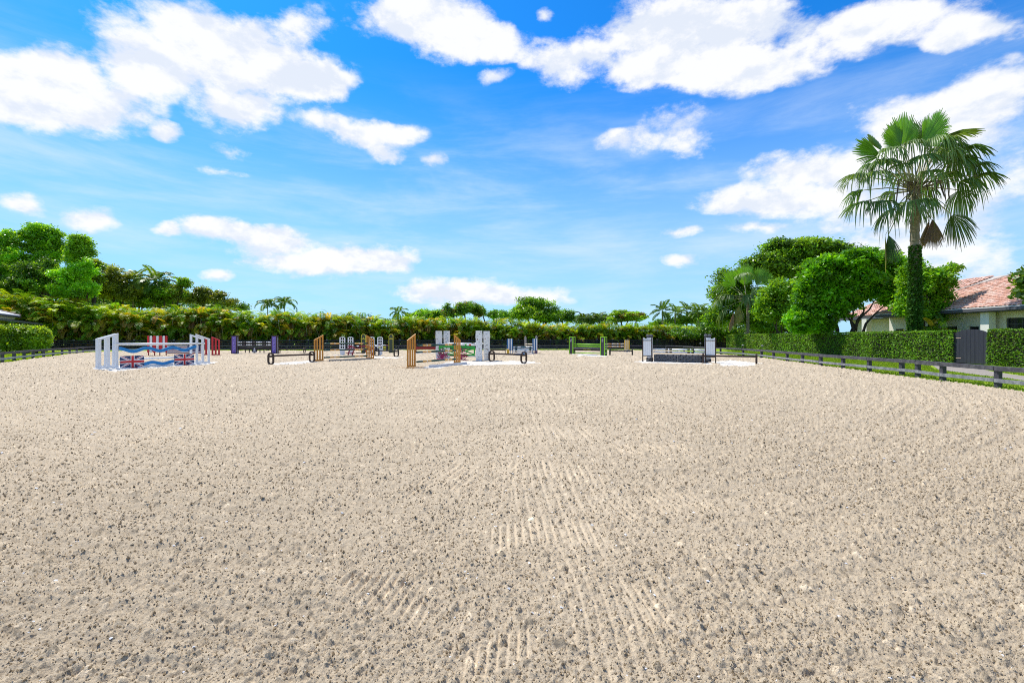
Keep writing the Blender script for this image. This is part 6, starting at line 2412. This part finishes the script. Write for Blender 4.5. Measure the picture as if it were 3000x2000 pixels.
for s in spots:
    if id(s) in near_set:
        continue
    W = tile_place(s[0], s[1]) - ho
    Vs.append(W)
    Qs.append(TQ + off)
    off += len(W)
    Cs.append(np.repeat(np.array(TCOL[rr_.randrange(6)])[None] * rr_.uniform(.85, 1.15), len(W), 0))
# the lower wing behind
for k in range(22):
    X = 36.0 + k * .36 * math.cos(th_)
    Y = YC - (X - 36.0) * .3
    while Y < 49.7:
        W = tile_place(X, Y) - ho
        W[:, 2] -= SL * 1.6
        Vs.append(W)
        Qs.append(TQ + off)
        off += len(W)
        Cs.append(np.repeat(np.array(TCOL[rr_.randrange(6)])[None] * rr_.uniform(.85, 1.15), len(W), 0))
        Y += .285
o = put('roof_tiles', raw_mesh('roof_tiles', np.concatenate(Vs), np.concatenate(Qs), mat='tile', col=np.concatenate(Cs)), house)
o['kind'] = 'stuff'
b = MB()
zt = 3.8 + SL * 11.5
loc_ = lambda x, y, z: (x - ho[0], y - ho[1], z - ho[2])
V = [loc_(EX, 10, 3.8), loc_(EX, YC, 3.8), loc_(EX + 11.5, YC - 11.5, zt), loc_(EX + 11.5, 10, zt), loc_(EX + 23, YC, 3.8), loc_(EX + 23, 10, 3.8)]
b.add(V, [(0, 3, 2, 1), (1, 2, 4), (3, 5, 4, 2), (0, 1, 4, 5)])
b.obj('roof_deck', 'cement', house)
b = MB()
z2 = 3.8 + SL * (22 * .327)
V = [loc_(36, YC - .5, 3.82), loc_(36, 50, 3.82), loc_(36 + 7.2, 50, z2), loc_(36 + 7.2, YC - 6, z2), loc_(50, 50, 3.82), loc_(50, YC - 6, 3.82)]
b.add(V, [(0, 3, 2, 1), (3, 5, 4, 2), (1, 2, 4)])
b.obj('wing_roof_deck', 'cement', house)
# hip cap tiles
hipm = MB()
for k in range(38):
    t0, t1 = k * .30, k * .30 + .34
    hipm.cyl(loc_(EX + t0, YC - t0, 3.80 + SL * t0 + .10 + .03), loc_(EX + t1, YC - t1, 3.80 + SL * t1 + .10), .12, .095, 8)
hipm.obj('hip_caps', 'cement', house)
MB().box(loc_(EX - .07, (10 + YC) / 2, 3.66), (.12, YC - 10, .22)).obj('gutter', 'fascia', house)
MB().box(loc_(EX - .01, (10 + YC) / 2, 3.81), (.10, YC - 10 + .1, .07)).obj('drip_edge', 'stucco_col', house)
MB().box(loc_(EX + .62, (10 + YC) / 2, 3.52), (1.22, YC - 10, .05)).obj('soffit', 'fascia', house)
MB().box(loc_(36 - .07, (YC + 50) / 2, 3.66), (.12, 50 - YC, .22)).obj('gutter', 'fascia', house)
MB().box(loc_(36.7, (YC + 50) / 2, 3.52), (1.3, 50 - YC, .05)).obj('soffit', 'fascia', house)
# front wall with openings  (y from, y to, sill, head)
WX = 35.65
OPEN = [(31.35, 32.85, .1, 3.05, 'win'), (33.55, 34.05, .4, 2.55, 'win'), (34.75, 35.5, .05, 2.5, 'door'), (36.45, 37.6, .05, 2.55, 'win'), (39.3, 40.6, .7, 2.45, 'win'), (41.4, 42.3, .7, 2.45, 'win')]
b = MB()
ys = 10.0
for (a, c, z0, z1, k_) in OPEN:
    b.box(loc_(WX + .12, (ys + a) / 2, 1.75), (.24, a - ys, 3.5))
    b.box(loc_(WX + .12, (a + c) / 2, z0 / 2), (.24, c - a, z0))
    b.box(loc_(WX + .12, (a + c) / 2, (z1 + 3.5) / 2), (.24, c - a, 3.5 - z1))
    ys = c
b.box(loc_(WX + .12, (ys + YC) / 2, 1.75), (.24, YC - ys, 3.5))
b.obj('wall', 'stucco', house)
b = MB()
b.box(loc_(37.4, (YC + 50) / 2, 1.75), (.24, 50 - YC, 3.5))
b.obj('wing_wall', 'stucco', house)
MB().box(loc_(47, YC, 1.7), (22, .24, 3.4)).obj('end_wall', 'stucco', house)
for (a, c, z0, z1, k_) in OPEN:
    w = MB()
    fr = .07
    for yy in (a + fr / 2, c - fr / 2):
        w.box(loc_(WX + .10, yy, (z0 + z1) / 2), (.08, fr, z1 - z0))
    for zz in (z0 + fr / 2, z1 - fr / 2):
        w.box(loc_(WX + .10, (a + c) / 2, zz), (.078, c - a - 2 * fr, fr))
    fo = w.obj('door' if k_ == 'door' else 'window', 'fascia', house)
    MB().box(loc_(WX + .14, (a + c) / 2, (z0 + z1) / 2), (.02, c - a - 2 * fr, z1 - z0 - 2 * fr)).obj('pane', 'glass', fo)
    if c - a > 1:
        g_ = MB()
        for q in (1 / 3, 2 / 3):
            g_.box(loc_(WX + .12, a + (c - a) * q, (z0 + z1) / 2), (.03, .03, z1 - z0 - 2 * fr))
        for q in (.3, .6, .85):
            g_.box(loc_(WX + .125, (a + c) / 2, z0 + (z1 - z0) * q), (.03, c - a - 2 * fr, .03))
        g_.obj('glazing_bars', 'fascia', fo)
for (y0, y1) in ((33.15, 33.75), (44.6, 45.2), (28.2, 28.8)):
    MB().box(loc_(34.98, (y0 + y1) / 2, 1.74), (.5, y1 - y0, 3.48)).obj('column', 'stucco_col', house)
# roof vent
vx, vy = 39.0, 35.0
vz = 3.8 + SL * (vx - EX) + .1
b = MB()
b.cyl(loc_(vx, vy, vz - .1), loc_(vx, vy, vz + .16), .10, .10, 10)
b.cyl(loc_(vx, vy, vz + .14), loc_(vx, vy, vz + .26), .20, .10, 12)
b.obj('roof_vent', 'lgrey', house)

# ------------------------------------------------------------------ outbuilding on the left
hut = thing('outbuilding', 'corner of a low building with pale corrugated tile roof at the left frame edge', 'building', (-64.8, 60, -.03))
ux_, uy_ = (-60.9 + 64.8), (54.1 - 60.0)
ll_ = math.hypot(ux_, uy_)
ux_, uy_ = ux_ / ll_, uy_ / ll_
inx, iny = uy_, -ux_            # away to the left
ze = 4.5


def hp(s, t, z):
    return (ux_ * s + inx * t, uy_ * s + iny * t, z)


b = MB()
b.add([hp(-.0, 0, ze), hp(16, 0, ze), hp(16, 5, ze + 1.9), hp(5, 5, ze + 1.9), hp(0, 12, ze)], [(0, 3, 2, 1)[::-1], (0, 3, 4)[::-1]])
b.obj('roof_deck', 'lgrey', hut)
b = MB()
for k in range(60):
    s0 = .1 + k * .26
    tmax = min(5, s0)
    for q in range(max(1, int(tmax / .42))):
        t0, t1 = q * .42, q * .42 + .44
        b.cyl(hp(s0, t0, ze + .38 * t0 + .04), hp(s0, t1, ze + .38 * t1 + .01), .085, .07, 5, caps=False)
o = b.obj('roof_tiles', 'lgrey', hut)
o['kind'] = 'stuff'
b = MB()
for k in range(16):
    t0, t1 = k * .33, k * .33 + .38
    b.cyl(hp(t0, t0, ze + .38 * t0 + .12), hp(t1, t1, ze + .38 * t1 + .08), .13, .11, 6)
b.obj('hip_caps', 'steel', hut)
MB().beam(hp(-.05, -.02, ze - .10), hp(16, -.02, ze - .10), .10, .2).obj('gutter', 'fascia', hut)
MB().beam(hp(.4, .5, ze - .42), hp(16, .5, ze - .42), .14, .46).obj('eave_band', 'stucco', hut)
MB().beam(hp(.9, 1.4, 1.7), hp(16, 1.4, 1.7), .2, 3.5).obj('wall', 'stucco', hut)
cpy = thing('flat_canopy', 'thin dark flat canopy edge running below the left tiled roof', 'canopy', (-61.9, 60.0, -.03))
dx_, dy_ = 6.1, -10.4
MB().beam((0, 0, 3.42), (dx_ * 1.3, dy_ * 1.3, 3.76), .12, .22).obj('edge_beam', 'fascia', cpy)
b = MB()
b.add([(0, 0, 3.70), (dx_ * 1.3, dy_ * 1.3, 3.70), (dx_ * 1.3 - 3, dy_ * 1.3 + .5, 3.70), (-3, .5, 3.70), (0, 0, 3.79), (dx_ * 1.3, dy_ * 1.3, 3.79), (dx_ * 1.3 - 3, dy_ * 1.3 + .5, 3.79), (-3, .5, 3.79)],
      [(0, 1, 2, 3), (7, 6, 5, 4), (2, 6, 7, 3), (3, 7, 4, 0)])
b.obj('roof_slab', 'fascia', cpy)
for (a_, c_) in ((-2.7, .3), (4.4, -7.6)):
    MB().box((a_ - .05, c_, 1.68), (.16, .16, 3.36)).obj('canopy_post', 'fence_post', cpy)

# ------------------------------------------------------------------ grass
def grass(name, label, poly, n, hmin, hmax, seed, pal, w=.012):
    r = np.random.default_rng(seed)
    P = np.array(poly)
    lo, hi = P.min(0), P.max(0)
    pts = []
    tot = 0
    while tot < n:
        q = lo + (hi - lo) * r.random((n, 2))
        q = q[in_poly(q[:, 0], q[:, 1], poly)]
        # more blades near the viewer
        keep = r.random(len(q)) < np.clip(26.0 / np.maximum(q[:, 1], 1), .15, 1)
        q = q[keep]
        pts.append(q)
        tot += len(q)
    q = np.concatenate(pts)[:n]
    n = len(q)
    a = r.uniform(0, 2 * math.pi, n)
    hgt = r.uniform(hmin, hmax, n) * (0.6 + .7 * vnoise(q[:, 0] * 2, q[:, 1] * 2, 4))
    ww = w * np.clip(q[:, 1] / 14, 1, 3.5)
    bx = np.stack([np.cos(a) * ww, np.sin(a) * ww, np.zeros(n)], 1)
    base = np.stack([q[:, 0], q[:, 1], np.full(n, -.035)], 1)
    lean = np.stack([r.normal(0, .4, n) * hgt, r.normal(0, .4, n) * hgt, hgt], 1)
    V = np.stack([base - bx, base + bx, base + lean * .55 + bx * .6, base + lean], 1).reshape(-1, 3)
    Q = np.arange(n * 4).reshape(n, 4)
    cc = np.array(pal)[r.integers(0, len(pal), n)] * r.uniform(.7, 1.3, (n, 1))
    o = put(name, raw_mesh(name, V, Q, mat='grassblade', col=np.repeat(cc, 4, 0)))
    return tag(o, label, 'grass', kind='stuff')


GP = [(.24, .38, .018), (.30, .43, .022), (.17, .29, .016), (.36, .42, .05)]
grass('grass_blades', 'bright green grass strip along and behind the right rail fence',
      [(14.8, 9), (15.0, 13.2), (16.1, 19), (17.6, 25.5), (19.7, 35), (20.2, 48), (28.4, 58), (28.2, 36), (27.9, 29), (24.4, 26.6), (21.9, 23.6), (20.2, 19.5), (19.1, 16), (18.9, 13.5), (18.9, 9)], 62000, .03, .09, 1, GP)
grass('grass_blades', 'bright grass between the gravel path and the right hedge, at the frame edge', [(20.1, 13.5), (20.7, 16.5), (22.0, 19.5), (23.7, 22.5), (25.9, 25.5), (27.9, 26.8), (28.0, 20), (27.8, 12), (20, 10)], 32000, .03, .09, 2, GP)
grass('grass_blades', 'sunlit yellow-green lawn behind the left rail fence', [(-31.6, 27.9), (-37, 35.5), (-44.2, 45.7), (-47, 51.5), (-46, 56), (-70, 54), (-62, 40), (-45, 27)], 45000, .03, .08, 3,
      [(.36, .48, .022), (.44, .53, .028), (.28, .40, .02)], .03)
grass('grass_blades', 'narrow green strip under the far end fence', [(-46, 55), (-36, 57.0), (-17, 57.7), (6, 59.4), (16, 59.6), (20.2, 57), (27, 60), (27, 68), (6, 66), (-36, 60)], 22000, .04, .10, 4, GP, .03)
